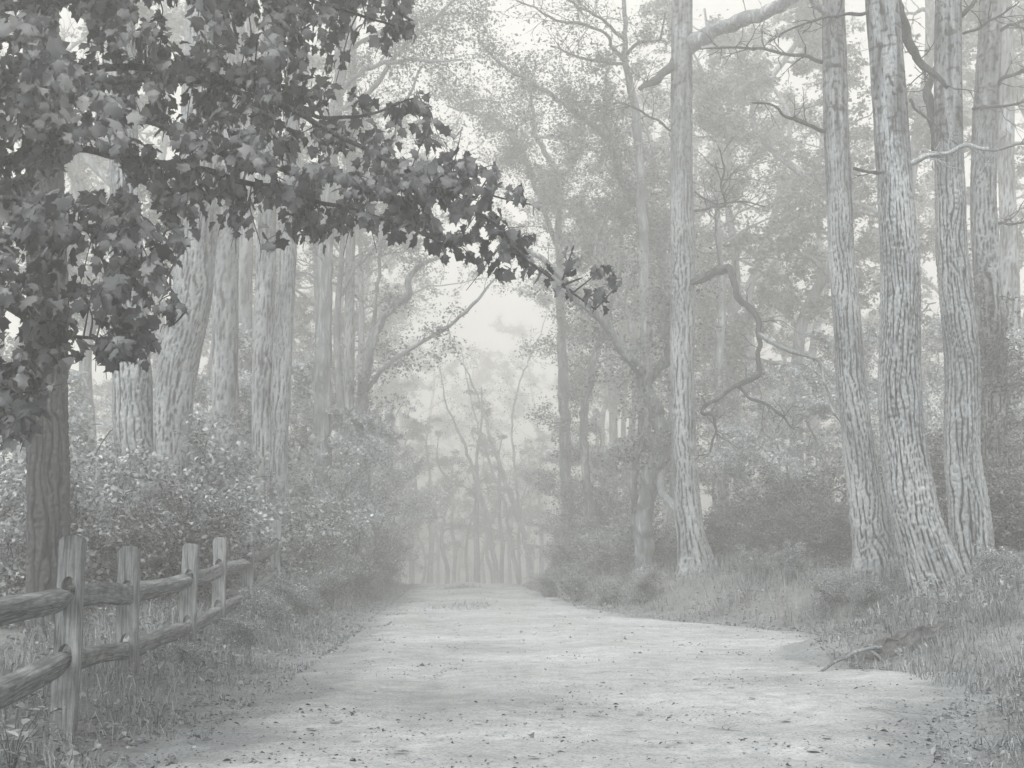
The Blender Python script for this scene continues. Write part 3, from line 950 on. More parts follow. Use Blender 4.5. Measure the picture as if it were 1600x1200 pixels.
# ------------------------------------------------------------------ background trees (shared meshes, each its own object)
def tree_variant(seed, H=14.0, r0=0.2, low=0.3, limbs=18, R=3.4, leaves=9, leaf=0.10, wob=0.5):
    rg = np.random.default_rng(seed)
    P = [np.array((0, 0, -0.5)), np.array((0, 0, 0.0))]
    for q in range(1, 7):
        P.append(np.array((rg.normal()*wob*q/6, rg.normal()*wob*q/6, H*q/6)))
    rr = np.linspace(r0*1.1, r0*0.18, 8)
    S = spline(np.hstack([np.array(P), rr[:, None]]), 70)
    th = np.arange(14)*2*math.pi/14
    Rr = S[:, 3][:, None]*(1+0.10*noise3(np.cos(th)[None]*1.2+seed, np.sin(th)[None]*1.2, S[:, 2][:, None]*0.9))
    Rr *= 1+0.5*np.exp(-np.maximum(S[:, 2], 0)/0.35)[:, None]
    V, F = sweep(S[:, :3], Rr, 14)
    mt = mesh_np('trunk', V, F, smooth=True)
    parts, pts = [], []
    for q in range(limbs):
        t = low+(1-low)*(q+rg.uniform(0, 1))/limbs
        i = min(int(t*69), 68)
        a = rg.uniform(0, 2*math.pi)
        L = R*rg.uniform(0.55, 1.1)*(1.15-0.65*t)
        b = S[i, :3]
        c = np.array((math.cos(a), math.sin(a), 0))
        c2 = np.array((math.cos(a+rg.normal()*0.4), math.sin(a+rg.normal()*0.4), 0))
        rise = rg.uniform(0.15, 0.7)
        Q = np.array([b, b+c*L*0.35+np.array((0, 0, L*rise*0.45)), b+(c+c2)*0.5*L*0.7+np.array((0, 0, L*rise*0.75)), b+c2*L+np.array((0, 0, L*rise*0.85))])
        r = S[i, 3]
        Sb = gnarl(np.hstack([Q, np.array([[r*0.5], [r*0.36], [r*0.22], [0.012]])]), 16, 0.12, seed+q)
        parts.append(sweep(Sb[:, :3], Sb[:, 3], 6))
        tp, ends = twigs_along(Sb, 9, L*0.2, L*0.45, 0.016, seed*77+q, 0.15, 2)
        parts += tp
        pts += [e[1:] for e in ends]
    V, F = merge(parts)
    ml = mesh_np('limb', V, F, smooth=True)
    P = np.vstack(pts)
    sel = noise3(P[:, 0]*0.55+seed, P[:, 1]*0.55, P[:, 2]*0.55) > -0.22
    V, F, sh = leaf_cloud(P[sel], leaves, 0.075, leaf, seed)
    mc = mesh_np('crown', V, F, {'shade': sh})
    mt.materials.append(M_bark)
    ml.materials.append(M_bark)
    mc.materials.append(M_canopy)
    return (('trunk', mt), ('limb', ml), ('crown', mc))


TALL = [tree_variant(201, 15, 0.19, 0.30, 16, 3.6), tree_variant(202, 16, 0.22, 0.35, 16, 3.8, wob=0.8), tree_variant(203, 14, 0.17, 0.25, 18, 3.2, wob=0.9), tree_variant(204, 17, 0.20, 0.4, 14, 4.0, wob=0.4)]
LOW = [tree_variant(211, 6.5, 0.07, 0.12, 18, 2.4, 9, 0.085, 0.6), tree_variant(212, 5.5, 0.06, 0.10, 18, 2.3, 10, 0.08, 0.5), tree_variant(213, 7.5, 0.08, 0.15, 20, 2.6, 9, 0.085, 0.7)]
BARE = [tree_variant(221, 9, 0.15, 0.4, 10, 1.8, 2, 0.10, 0.35), tree_variant(222, 8, 0.13, 0.4, 10, 1.7, 2, 0.10, 0.5), tree_variant(223, 9.5, 0.17, 0.45, 10, 1.9, 2, 0.10, 0.25)]
ARCH = [tree_variant(231, 16, 0.18, 0.55, 20, 5.0, 7, 0.09, 0.7), tree_variant(232, 17, 0.18, 0.52, 20, 5.4, 7, 0.09, 0.7)]


def place(variant, name, label, cat, px, D, scale=1.0, rz=0.0, group=None):
    x = W(px, 850, D)[0]
    root = thing(name, label, cat, (x, D, zg(x, D)-0.05), rz, scale, group)
    for nm, me in variant:
        o = obj(nm, me, None, root)
        if nm != 'trunk':
            o['kind'] = 'stuff'
    return root


rb = random.Random(5)
ARCH_LABELS = ['high crowned tree just left of where the lane meets the crest', 'high crowned tree just right of where the lane meets the crest', 'high crowned tree between the thin dark trunk and the lane', 'high crowned tree beside the slim curving stem right of the lane', 'faint high crowned tree past the crest on the left', 'faint high crowned tree past the crest on the right', 'high crowned tree right behind the straight lane side trunk', 'high crowned tree in fog behind the crooked forked tree']
for k in range(24):
    left = k % 2 == 0
    px = rb.uniform(-150, 640) if left else rb.uniform(850, 1750)
    D = rb.uniform(58, 105)
    place(TALL[k % 4], 'distant_tree', 'indistinct tree deep in the fog of the left hand wood' if left else 'indistinct tree deep in the fog of the right hand wood', 'tree', px, D, rb.uniform(0.9, 1.1), rb.uniform(0, 6), 'indistinct trees deep in the left wood' if left else 'indistinct trees deep in the right wood')
# slim trunks closing the end of the lane
for k, (px, D) in enumerate([(643, 66), (660, 80), (672, 72), (684, 86), (697, 64), (709, 76), (719, 90), (731, 70), (745, 62), (756, 82), (768, 72), (783, 66), (797, 78), (812, 70), (826, 84), (606, 80), (622, 74), (845, 76)]):
    place(BARE[k % 3], 'slim_tree', 'slim straight trunk in the row closing the misty end of the lane', 'tree', px, D, rb.uniform(0.85, 1.1), rb.uniform(0, 6), 'slim trunks at the end of the lane')
FR = ['foggy tree seen right of the straight lane side trunk', 'foggy tree above the elbow of the dark broken limb', 'misty tree just left of the leaning furrowed trunk', 'misty tree directly behind the leaning furrowed trunk', 'misty tree in the gap between leaning trunk and nearest trunk', 'misty tree in the gap between the two nearest right trunks', 'distant tree behind the hook of the dark broken limb', 'distant tree left of the crooked forked tree', 'distant tree behind the fork of the crooked tree', 'very faint tree deep behind the dark right bank shrubs', 'very faint tree behind the nearest thick right trunk', 'foggy tree behind the light furrowed trunk on the right', 'foggy tree behind the climber wrapped trunk', 'foggy tree cut by the right edge of the picture', 'very faint tree just right of the end of the lane', 'foggy tree hidden behind the straight lane side trunk', 'distant tree beyond the right edge behind the bank']
FL = ['foggy tree behind the dark furrowed trunk on the left', 'foggy tree in the gap right of the dark furrowed trunk', 'foggy tree behind the pale furrowed trunk', 'distant tree behind the broad leaning trunk', 'distant tree behind the grey cracked trunk', 'foggy tree just right of the bright slender trunk', 'distant tree left of the thin dark misty trunk', 'very faint tree left of the end of the lane', 'foggy tree at the left edge behind the maple leaves', 'very faint tree deep behind the fence shrubs', 'palest tree straight above the left wheel rut', 'very faint tree behind the bright slender trunk']
# misty trunks and crowns to the right
for k, (px, D) in enumerate([(1150, 44), (1200, 50), (1248, 40), (1290, 54), (1345, 42), (1440, 38), (1120, 66), (960, 62), (1010, 78), (1220, 76), (1390, 66), (1500, 56), (1560, 46), (1620, 40), (900, 88), (1080, 54), (1660, 52)]):
    place((TALL[k % 4]), 'forest_tree', FR[k], 'tree', px, D, rb.uniform(1.2, 1.5), rb.uniform(0, 6))
for k, (px, D) in enumerate([(40, 38), (130, 34), (230, 46), (320, 54), (400, 60), (470, 48), (520, 64), (580, 80), (-40, 46), (160, 62), (625, 96), (440, 78)]):
    place((TALL[(k+1) % 4]), 'forest_tree', FL[k], 'tree', px, D, rb.uniform(1.2, 1.5), rb.uniform(0, 6))
for k, (px, D, s, rz) in enumerate([(560, 46, 1.05, 0.5), (985, 50, 1.05, 2.0), (525, 36, 0.9, 4.0), (1005, 40, 0.9, 1.0), (540, 66, 1.2, 2.2), (950, 74, 1.2, 5.0), (1130, 36, 0.95, 3.0), (1045, 56, 1.0, 0.2)]):
    place(ARCH[k % 2], 'arching_tree', ARCH_LABELS[k], 'tree', px, D, s, rz)
UL = ['low leafy tree right of the bright slender trunk', 'low leafy tree right of the thin dark misty trunk', 'low leafy tree behind the bright slender trunk', 'low leafy tree closest to the left side of the crest', 'low leafy tree at the foot of the broad leaning trunk', 'low leafy tree at the foot of the flat grey trunk', 'low leafy tree between the pale furrowed and broad leaning trunks', 'low leafy tree between the dark furrowed and pale furrowed trunks', 'low leafy tree under the raised end of the pale diagonal branch', 'smallest low leafy tree at the left lane edge', 'farthest low leafy tree on the left lane edge']
UR = ['low leafy tree under the dark broken limb', 'low leafy tree left of the leaning trunk, rising over dark shrubs', 'low leafy tree just right of the straight trunk', 'low leafy tree behind the leaning furrowed trunk', 'low leafy tree around the crooked forked tree', 'low leafy tree behind the slim curving stem', 'low leafy tree behind the nearest thick right trunk', 'low leafy tree at the right edge beyond the climber', 'low leafy tree beside the right side of the crest', 'low leafy tree behind the light furrowed trunk']
BK = ['faint low tree closing the view left of the lane end', 'faint low tree closing the view in line with the left rut', 'faint low tree closing the view in line with the middle strip', 'faint low tree closing the view in line with the right rut', 'faint low tree closing the view right of the lane end', 'faint low tree at the far left of the lane end', 'faint low tree at the far right of the lane end']
for k, (px, D) in enumerate([(640, 98), (688, 104), (735, 96), (782, 106), (828, 99), (585, 104), (880, 102)]):
    place(LOW[k % 3], 'background_tree', BK[k], 'tree', px, D, 1.2, k*1.7)
for k, (px, D, lab) in enumerate([(672, 112, 'palest tall tree over the left half of the lane end'), (735, 126, 'palest tall tree over the middle of the lane end'), (800, 116, 'palest tall tree over the right half of the lane end'), (845, 124, 'palest tall tree right of the lane end'), (620, 124, 'palest tall tree left of the lane end')]):
    place(TALL[k % 4], 'background_tree', lab, 'tree', px, D, 1.65, k*2.1)
# understorey
for v in LOW:
    v[2][1].materials.clear()
    v[2][1].materials.append(M_under)
for k, (px, D, s) in enumerate([(515, 31, 0.65), (565, 38, 0.8), (480, 38, 0.9), (600, 46, 0.8), (330, 28, 0.8), (380, 32, 0.9), (270, 30, 0.9), (120, 26, 0.75), (590, 43, 0.8), (548, 28, 0.6), (610, 50, 0.9)]):
    place(LOW[k % 3], 'understorey_tree', UL[k], 'tree', px, D, s, rb.uniform(0, 6))
for k, (px, D, s) in enumerate([(1180, 32, 0.75), (1245, 30, 0.8), (1120, 38, 0.8), (1290, 34, 0.9), (985, 42, 0.7), (930, 46, 0.75), (1420, 30, 0.8), (1590, 27, 0.8), (870, 52, 0.7), (1480, 36, 0.9)]):
    place(LOW[k % 3], 'understorey_tree', UR[k], 'tree', px, D, s, rb.uniform(0, 6))


# ------------------------------------------------------------------ shrubs
def shrub_variant(seed, H=2.0, R=1.2, stems=11, leaf=0.05, per=13, mat=None, side=13):
    rg = np.random.default_rng(seed)
    parts, pts = [], []
    for q in range(stems):
        a = rg.uniform(0, 2*math.pi)
        rr = R*rg.uniform(0.3, 1.0)
        h = H*rg.uniform(0.6, 1.05)
        c = np.array((math.cos(a), math.sin(a), 0))
        b = c*rg.uniform(0, 0.2)
        Q = np.array([b-np.array((0, 0, 0.1)), b+c*rr*0.25+np.array((0, 0, h*0.45)), b+c*rr*0.65+np.array((0, 0, h*0.85)), b+c*rr+np.array((0, 0, h*rg.uniform(0.75, 1.0)))])
        S = gnarl(np.hstack([Q, np.array([[0.016], [0.012], [0.008], [0.004]])]), 16, 0.1, seed+q)
        parts.append(sweep(S[:, :3], S[:, 3], 5))
        tp, ends = twigs_along(S, side, 0.25, 0.6, 0.006, seed*13+q, 0.1, 2)
        parts += tp
        pts += [e[1:] for e in ends]
    V, F = merge(parts)
    ms = mesh_np('stem', V, F, smooth=True)
    ms.materials.append(M_twig)
    P = np.vstack(pts)
    P[:, 2] = np.maximum(P[:, 2], 0.05)
    V, F, sh = leaf_cloud(P, per, 0.085, leaf, seed, (0.0, 1.0), 0.9, 0.55)
    mf = mesh_np('foliage', V, F, {'shade': sh})
    mf.materials.append(mat or M_shrub)
    return (('stem', ms), ('foliage', mf))


SH = [shrub_variant(301, 2.0, 1.2, leaf=0.07, per=5), shrub_variant(302, 2.4, 1.3, leaf=0.075, per=5), shrub_variant(303, 1.5, 1.2, leaf=0.07, per=5)]
SHD = [shrub_variant(311, 2.2, 1.4, 12, 0.07, 5, M_shrubdk), shrub_variant(312, 1.7, 1.3, 11, 0.07, 5, M_shrubdk)]

FS = ['leafy shrub left of the dark furrowed trunk', 'leafy shrub between the dark furrowed and pale trunks', 'leafy shrub against the foot of the pale furrowed trunk', 'leafy shrub behind the third fence post', 'taller leafy shrub behind the third and fourth fence posts', 'leafy shrub behind the fourth fence post', 'leafy shrub behind the fifth fence post', 'leafy shrub directly behind the dark furrowed trunk', 'leafy shrub at the left picture edge behind the rails', 'tall leafy shrub right of the pale furrowed trunk', 'tall leafy shrub under the flat grey trunk', 'tall leafy shrub around the foot of the bright slender trunk']
for k, (px, D, s) in enumerate([(20, 15.5, 0.8), (135, 16.5, 0.85), (175, 20, 1.0), (290, 18, 0.8), (300, 21, 1.05), (355, 22, 1.0), (400, 23.5, 0.9), (60, 20, 1.1), (-40, 17, 1.0), (240, 24, 1.2), (380, 28, 1.3), (440, 28, 1.1)]):
    place(SH[k % 3], 'fence_shrub', FS[k], 'shrub', px, D, s*1.22, rb.uniform(0, 6), 'shrubs behind the fence')
place(SHD[0], 'dark_shrub', 'darker dense shrub behind the fence, left of the flat grey trunk', 'shrub', 262, 17.2, 0.85, 1.0)
LS_ = ['bushy shrub right of the last fence post', 'low bushy shrub nearest the lane past the fence', 'bushy shrub below the thin dark misty trunk', 'bushy shrub below the long pale diagonal branch', 'tall bushy shrub behind the one right of the last post', 'bushy shrub where the left lane edge meets the crest', 'smallest bushy shrub on the left lane edge']
for k, (px, D, s) in enumerate([(470, 27, 0.85), (510, 27, 0.7), (540, 32, 0.9), (575, 36, 0.8), (490, 33, 1.2), (600, 41, 0.8), (555, 29, 0.5)]):
    place(SH[(k+1) % 3], 'lane_shrub', LS_[k], 'shrub', px, D, s, rb.uniform(0, 6))
RS_ = ['bushy shrub where the right lane edge meets the crest', 'bushy shrub second from the crest on the right', 'bushy shrub right of the slim curving stem', 'bushy shrub left of the foot of the crooked forked tree', 'low shrub at the foot of the crooked forked tree', 'bushy shrub just left of the straight trunk', 'tall shrub behind the right side of the crest', 'tall shrub behind the slim curving stem']
for k, (px, D, s) in enumerate([(870, 40, 0.7), (905, 36, 0.7), (945, 33, 0.75), (985, 31, 0.7), (1010, 29.5, 0.55), (1060, 31, 0.7), (900, 44, 1.0), (965, 38, 1.1)]):
    place(SH[k % 3], 'lane_shrub', RS_[k], 'shrub', px, D, s, rb.uniform(0, 6))
BSL = ['dark shrub touching the foot of the straight trunk', 'dark shrub second to the right of the straight trunk', 'dark shrub midway between straight and leaning trunks', 'dark shrub second to the left of the leaning trunk', 'dark shrub touching the foot of the leaning trunk', 'tall dark shrub under the tip of the broken limb', 'tallest dark shrub in the middle of the right bank', 'tall dark shrub behind the foot of the leaning trunk', 'dark shrub behind the foot of the straight trunk']
for k, (px, D, s) in enumerate([(1120, 26.5, 0.6), (1165, 25.5, 0.45), (1215, 25, 0.6), (1265, 24.5, 0.4), (1310, 24, 0.55), (1195, 28, 0.8), (1245, 29, 1.05), (1300, 27, 0.85), (1140, 30, 0.7)]):
    place(SHD[k % 2], 'bank_shrub', BSL[k], 'shrub', px, D, s, rb.uniform(0, 6), 'dark shrubs on the right bank')
NS_ = ['dark shrub in the gap between the two nearest right trunks', 'dark shrub in front of the climber wrapped trunk', 'dark shrub at the right picture edge', 'tall dark shrub behind the climber wrapped trunk', 'dark shrub cut off by the right picture edge', 'tall dark shrub behind the nearest thick trunk']
WEED_L = [(432, 18.6, 0.36), (395, 16.4, 0.3), (470, 20, 0.32), (500, 22.5, 0.4), (530, 25.5, 0.42), (418, 17.3, 0.34), (385, 14.8, 0.24), (440, 19.6, 0.34), (300, 12.2, 0.2), (560, 29, 0.4)]
WEED_R = [(860, 31, 0.35), (900, 28, 0.4), (950, 26, 0.36), (1000, 24.5, 0.4), (1180, 22.5, 0.3), (1300, 19.5, 0.32), (1345, 18.6, 0.3), (1240, 22, 0.3), (1560, 17, 0.35)]
for k, (px, D, s) in enumerate(WEED_L):
    place(SH[k % 3], 'weed_clump', 'small leafy weed clump spilling from the left verge', 'plant', px, D, s, rb.uniform(0, 6), 'weed clumps on the left verge')
for k, (px, D, s) in enumerate(WEED_R):
    place(SH[k % 3], 'weed_clump', 'small leafy weed clump on the right bank', 'plant', px, D, s, rb.uniform(0, 6), 'weed clumps on the right bank')
for k, (px, D, s) in enumerate([(1455, 21, 0.75), (1580, 19.5, 0.8), (1620, 21, 1.0), (1590, 24, 1.1), (1650, 18, 0.8), (1440, 25, 1.1)]):
    place(SHD[(k+1) % 2], 'bank_shrub', NS_[k], 'shrub', px, D, s, rb.uniform(0, 6))

# climber on the shaded right trunk
vn = thing('climbing_vine', 'dark leafy climber clinging to the shaded trunk near the right edge', 'vine')
rg = np.random.default_rng(41)
parts, pts = [], []
for q in range(5):
    a0 = rg.uniform(0, 6.28)
    P = []
    for t in np.linspace(0, 1, 24):
        p = W(1551+rg.normal()*1.5, 870-t*(350+60*q % 90), 21.0)
        a = a0+t*3+rg.normal()*0.15
        P.append(p+np.array((math.cos(a)*0.27, math.sin(a)*0.27, 0)))
    P = np.array(P)
    parts.append(sweep(P, np.full(len(P), 0.015), 6))
    pts.append(P)
V, F = merge(parts)
obj('stem', mesh_np('stem', V, F, smooth=True), M_twig, vn)
P = np.vstack(pts)
P = P+rg.normal(size=P.shape)*np.array((0.05, 0.05, 0.1))
blob = []
for (px, py, n, sx, sz) in [(1560, 545, 60, 0.30, 0.22), (1575, 600, 60, 0.25, 0.35), (1545, 560, 40, 0.15, 0.3), (1570, 690, 60, 0.2, 0.4), (1532, 450, 14, 0.08, 0.25)]:
    c = W(px, py, 20.8)
    blob.append(c+rg.normal(size=(n, 3))*np.array((sx, 0.25, sz)))
P = np.vstack([P]+blob)
V, F, sh = leaf_cloud(P, 16, 0.09, 0.06, 42, (0.1, 0.55))
obj('foliage', mesh_np('foliage', V, F, {'shade': sh}), M_shrubdk, vn)

# ------------------------------------------------------------------ maple
def maple_leaf(seed, cup=0.15, droop=0.25):
    """five lobed maple leaf, base at the origin, tip along +X, unit length ~1"""
    half = [(0.0, 0.0), (-0.12, 0.20), (0.03, 0.34), (0.10, 0.33), (0.26, 0.60), (0.38, 0.40), (0.50, 0.38), (0.72, 0.42), (0.70, 0.25), (0.80, 0.17), (1.0, 0.0)]
    rg = np.random.default_rng(seed)
    up = [np.array(p)+rg.normal(size=2)*0.03*(0 < i_ < 10) for i_, p in enumerate(half)]
    lo = [np.array((p[0], -p[1]))+rg.normal(size=2)*0.03 for p in half[1:-1]]
    spine = [(0.0, 0), (0.22, 0), (0.45, 0), (0.65, 0), (1.0, 0)]
    pts2 = up+lo+[np.array(spine[1]), np.array(spine[2]), np.array(spine[3])]
    nU = len(up)
    nL = len(lo)
    iS = [0, nU+nL, nU+nL+1, nU+nL+2, nU-1]

    def near(x):
        return iS[int(np.argmin([abs(x-s[0]) if k_ < 4 else 9 for k_, s in enumerate(spine)]))]
    F = []
    for side in (0, 1):
        ids = list(range(nU)) if side == 0 else [0]+list(range(nU, nU+nL))+[nU-1]
        cur = iS[0]
        for a, b in zip(ids[:-1], ids[1:]):
            xm = (pts2[a][0]+pts2[b][0])/2
            want = near(xm)
            if want != cur:
                k0, k1 = iS.index(cur), iS.index(want)
                for q in range(k0, k1):
                    F.append((iS[q], a, iS[q+1]) if side == 0 else (iS[q], iS[q+1], a))
                if k1 > k0:
                    cur = want
            if a != cur and b != cur:
                F.append((cur, a, b) if side == 0 else (cur, b, a))
        k0 = iS.index(cur)
        for q in range(k0, 4):
            last = ids[-2]
            F.append((iS[q], last, iS[q+1]) if side == 0 else (iS[q], iS[q+1], last))
    V = []
    for p in pts2:
        z = cup*abs(p[1])*(1 if seed % 2 else -0.7)-droop*p[0]**2+rg.normal()*0.015
        V.append((p[0], p[1], z))
    # petiole
    n0 = len(V)
    V += [(-0.55, -0.012, 0.10), (-0.55, 0.012, 0.10), (0.02, 0.015, 0.0), (0.02, -0.015, 0.0)]
    F += [(n0, n0+2, n0+1), (n0, n0+3, n0+2)]
    F = [f for f in F if len(set(f)) == 3]
    return np.array(V, float), np.array(F, int)


LEAVES = [maple_leaf(1, 0.35, 0.40), maple_leaf(2, 0.30, 0.55), maple_leaf(3, 0.6, 0.2), maple_leaf(4, 0.2, 0.3)]
for _v in LEAVES:
    _v[0][:, 0] += 0.0


def in_poly(x, y, poly):
    poly = np.array(poly, float)
    inside = np.zeros(len(x), bool)
    j = len(poly)-1
    for i in range(len(poly)):
        xi, yi = poly[i]
        xj, yj = poly[j]
        c = ((yi > y) != (yj > y)) & (x < (xj-xi)*(y-yi)/(yj-yi+1e-9)+xi)
        inside ^= c
        j = i
    return inside


MASK = [(-260, -160), (660, -160), (640, -20), (650, 55), (600, 85), (560, 60), (520, 120), (600, 165), (660, 140), (715, 195), (720, 235), (790, 270), (835, 310), (870, 315), (860, 335), (800, 330), (860, 380), (960, 420), (965, 455), (940, 490), (880, 465), (850, 430), (790, 445), (730, 410), (690, 405), (640, 385), (560, 372), (480, 392), (415, 388), (330, 350), (280, 395), (262, 440), (300, 492), (235, 520), (240, 560), (170, 565), (130, 545), (90, 600), (60, 640), (40, 690), (-260, 720)]
GAPS = [[(105, 235), (150, 222), (205, 262), (190, 305), (130, 300)], [(245, 20), (300, 10), (290, 70), (260, 62)], [(0, 470), (40, 440), (30, 560), (0, 560)], [(120, 470), (170, 480), (160, 540), (120, 530)], [(400, 20), (440, 60), (400, 60)], [(300, 200), (330, 190), (330, 220)], [(520, 90), (560, 150), (530, 150)], [(380, 330), (430, 330), (420, 362), (380, 362)]]

mp = thing('maple_tree', 'overhanging maple at the upper left with dark broad lobed leaves', 'tree')
MX, MD = -4.9, 8.4
mg = zg(MX, MD)
Q = np.array([[MX-0.05, MD, mg-0.3, 0.24], [MX, MD, mg+0.5, 0.20], [MX+0.08, MD+0.05, 2.4, 0.18], [MX+0.05, MD, 4.5, 0.15], [MX+0.15, MD, 6.6, 0.10], [MX+0.1, MD+0.1, 8.6, 0.03]])
S = spline(Q, 160)
th = np.arange(40)*2*math.pi/40
TH, SS = np.meshgrid(th, S[:, 2])
f = furrow(TH, SS, 0.18, 3.3, 12)
R = S[:, 3][:, None]*(1+0.4*np.exp(-np.maximum(S[:, 2]-mg, 0)/0.3))[:, None]+(f-0.6)*0.02*np.minimum(1, S[:, 3]/0.15)[:, None]
V, F = sweep(S[:, :3], np.maximum(R, 0.01), 40)
obj('trunk', mesh_np('trunk', V, F, {'bark': f.reshape(-1)}, smooth=True), M_barkD, mp)

BOUGHS = [
    ([(-330, 330, 44), (-200, 230, 40), (-60, 170, 34), (120, 130, 26), (345, 125, 18), (470, 182, 15), (620, 262, 12), (760, 345, 9), (870, 430, 7), (935, 478, 4)], 8.4, 8.6),
    ([(-330, 250, 34), (-150, 90, 26), (0, 60, 18), (60, 84, 15), (120, 130, 10), (190, 175, 6)], 8.2, 6.6),
    ([(-330, 150, 34), (-100, 40, 26), (120, 0, 20), (350, -20, 14), (520, 5, 9), (625, 45, 5)], 8.4, 9.2),
    ([(-330, 480, 34), (-150, 340, 26), (0, 310, 18), (150, 370, 12), (250, 430, 8), (290, 485, 4)], 8.2, 7.6),
    ([(-330, 560, 30), (-120, 450, 22), (0, 480, 15), (80, 525, 11), (160, 540, 8), (235, 545, 4)], 8.2, 7.4),
    ([(-330, 640, 26), (-150, 560, 18), (-20, 580, 12), (30, 630, 8), (45, 675, 4)], 8.2, 7.2),
    ([(-330, 380, 34), (-80, 270, 26), (150, 235, 19), (400, 290, 14), (560, 330, 10), (700, 385, 5)], 8.5, 9.2),
    ([(-330, 280, 34), (-50, 130, 26), (180, 100, 19), (400, 150, 13), (520, 186, 10), (590, 170, 7), (655, 155, 4)], 8.5, 9.6),
    ([(-330, 60, 30), (-60, -70, 22), (180, -110, 16), (420, -90, 11), (610, -40, 5)], 8.4, 8.6),
    ([(100, 135, 18), (260, 200, 13), (420, 260, 10), (560, 290, 8), (720, 290, 6), (850, 320, 3)], 8.4, 8.0),
]
bsamp = []
for q, (pts, d0, d1) in enumerate(BOUGHS):
    P = px_curve(pts, d0, d1)
    P[:, 3] *= 0.62
    if pts[0][0] < -300:
        P[0, :3] = (MX+0.08, MD+0.02, P[0, 2])
    Sb = gnarl(P, 60, 0.05, 400+q)
    V, F = sweep(Sb[:, :3], Sb[:, 3], 10)
    obj('bough', mesh_np('bough', V, F, smooth=True), M_barkdk, mp)
    bsamp.append(Sb[8:])
BS = np.vstack(bsamp)
bx, by = project(BS[:, :3])

rg = np.random.default_rng(77)
tx, ty = [], []
tries = 0
while len(tx) < 720 and tries < 20000:
    tries += 1
    x, y = rg.uniform(-180, 970), rg.uniform(-140, 700)
    ax, ay = np.array([x]), np.array([y])
    if not in_poly(ax, ay, MASK)[0] or any(in_poly(ax, ay, g)[0] for g in GAPS):
        continue
    if tx and np.min((np.array(tx)-x)**2+(np.array(ty)-y)**2) < (10 if (x < 420 and y < 330) or x < 250 else 15)**2:
        continue
    tx.append(x)
    ty.append(y)
twig_parts, lc, ld = [], [], []
for x, y in zip(tx, ty):
    dist = (bx-x)**2+(by-y)**2+rg.uniform(0, 1200, len(bx))
    i = int(np.argmin(dist))
    b = BS[i, :3]
    D = b[1]+rg.normal()*0.45
    D = min(max(D, 6.0), 10.6)
    e = W(x, y, D)
    L = np.linalg.norm(e-b)
    mid = (b+e)/2+rg.normal(size=3)*0.08*min(L, 0.8)+np.array((0, 0, 0.08*L))
    end = e+unit(e-b)*rg.uniform(0.05, 0.18)+np.array((0, 0, -0.04))
    P = spline(np.array([b, mid, e, end]), 14)
    r = np.linspace(min(0.007, 0.003+0.006*L), 0.0022, 14)
    twig_parts.append(sweep(P, r, 5))
    T = unit(np.gradient(P, axis=0))
    step = np.concatenate([[0], np.cumsum(np.linalg.norm(np.diff(P, axis=0), axis=1))])
    pos = max(step[-1]-0.55, 0.03)
    flip = 0
    while pos < step[-1]+0.001:
        c = np.array([np.interp(pos, step, P[:, k]) for k in range(3)])
        t = T[min(int(np.searchsorted(step, pos)), 13)]
        side = unit(np.cross(t, np.array((0, 0, 1.0))))
        upv = np.cross(side, t)
        for sgn in (-1, 1):
            dd = unit(t*0.6+(side*sgn if flip == 0 else upv*sgn*0.6+side*rg.normal()*0.4)*0.9+rg.normal(size=3)*0.3+np.array((0, 0, -0.25)))
            lc.append(c)
            ld.append(dd)
        flip = 1-flip
        pos += rg.uniform(0.05, 0.09)
    lc.append(P[-1])
    ld.append(unit(T[-1]+rg.normal(size=3)*0.2+np.array((0, 0, -0.3))))
V, F = merge(twig_parts)
obj('twigs', mesh_np('twigs', V, F, smooth=True), M_barkdk, mp)['kind'] = 'stuff'
lc, ld = np.array(lc), np.array(ld)
n = len(lc)
sz = rg.triangular(0.04, 0.075, 0.125, n)
wv = rg.uniform(0.65, 1.15, n)
pet = rg.uniform(0.03, 0.06, n)
base = lc+unit(ld)*pet[:, None]
# blade hangs from the petiole: outward, tipped down, faces turned upwards
bd = unit(ld*np.array((0.8, 0.8, 0.5))+rg.normal(size=(n, 3))*0.35+np.array((0, 0, -0.6)))
bn = rg.normal(size=(n, 3))*0.5+np.array((0.0, -0.1, 0.85))
bs = unit(np.cross(bn, bd))
bn = np.cross(bd, bs)
ctr = base+bd*sz[:, None]*0.5
qx, qy = project(ctr)
jx, jy = qx+rg.normal(size=n)*10, qy+rg.normal(size=n)*10
ok = in_poly(jx, jy, MASK) & (ctr[:, 1] > 4.5) & (rg.uniform(0, 1, n) > 0.4*sstep(680, 860, qx)) & (rg.uniform(0, 1, n) > 0.04)
for g in GAPS:
    ok &= ~in_poly(jx, jy, g)
ids = np.where(ok)[0]
vis = (qx > -10) & (qx < 1610) & (qy > -10) & (qy < 1210)
score = np.where(vis, sz/ctr[:, 1], 0)
order = ids[np.argsort(-score[ids])]
single, rest = order[:300], order[300:]
shade = np.clip(rg.normal(0.48, 0.26, n), 0.0, 1)
from mathutils import Matrix
leaf_me = []
for k in range(12):
    Vl, Fl = LEAVES[k % 4]
    leaf_me.append(mesh_np('leaf', Vl, Fl, {'shade': np.full(len(Vl), [0.12, 0.45, 0.85][k // 4])}, smooth=False))
    leaf_me[-1].materials.append(M_maple)
for q in single:
    k = int(rg.integers(0, 12))
    o = obj('leaf', leaf_me[k], None, mp)
    Mx = Matrix([[*(np.array((bd[q][r], bs[q][r]*wv[q], bn[q][r]))*sz[q]), base[q][r]] for r in range(3)]+[[0, 0, 0, 1]])
    o.matrix_local = Mx
Vs, Fs, Ss, off = [], [], [], 0
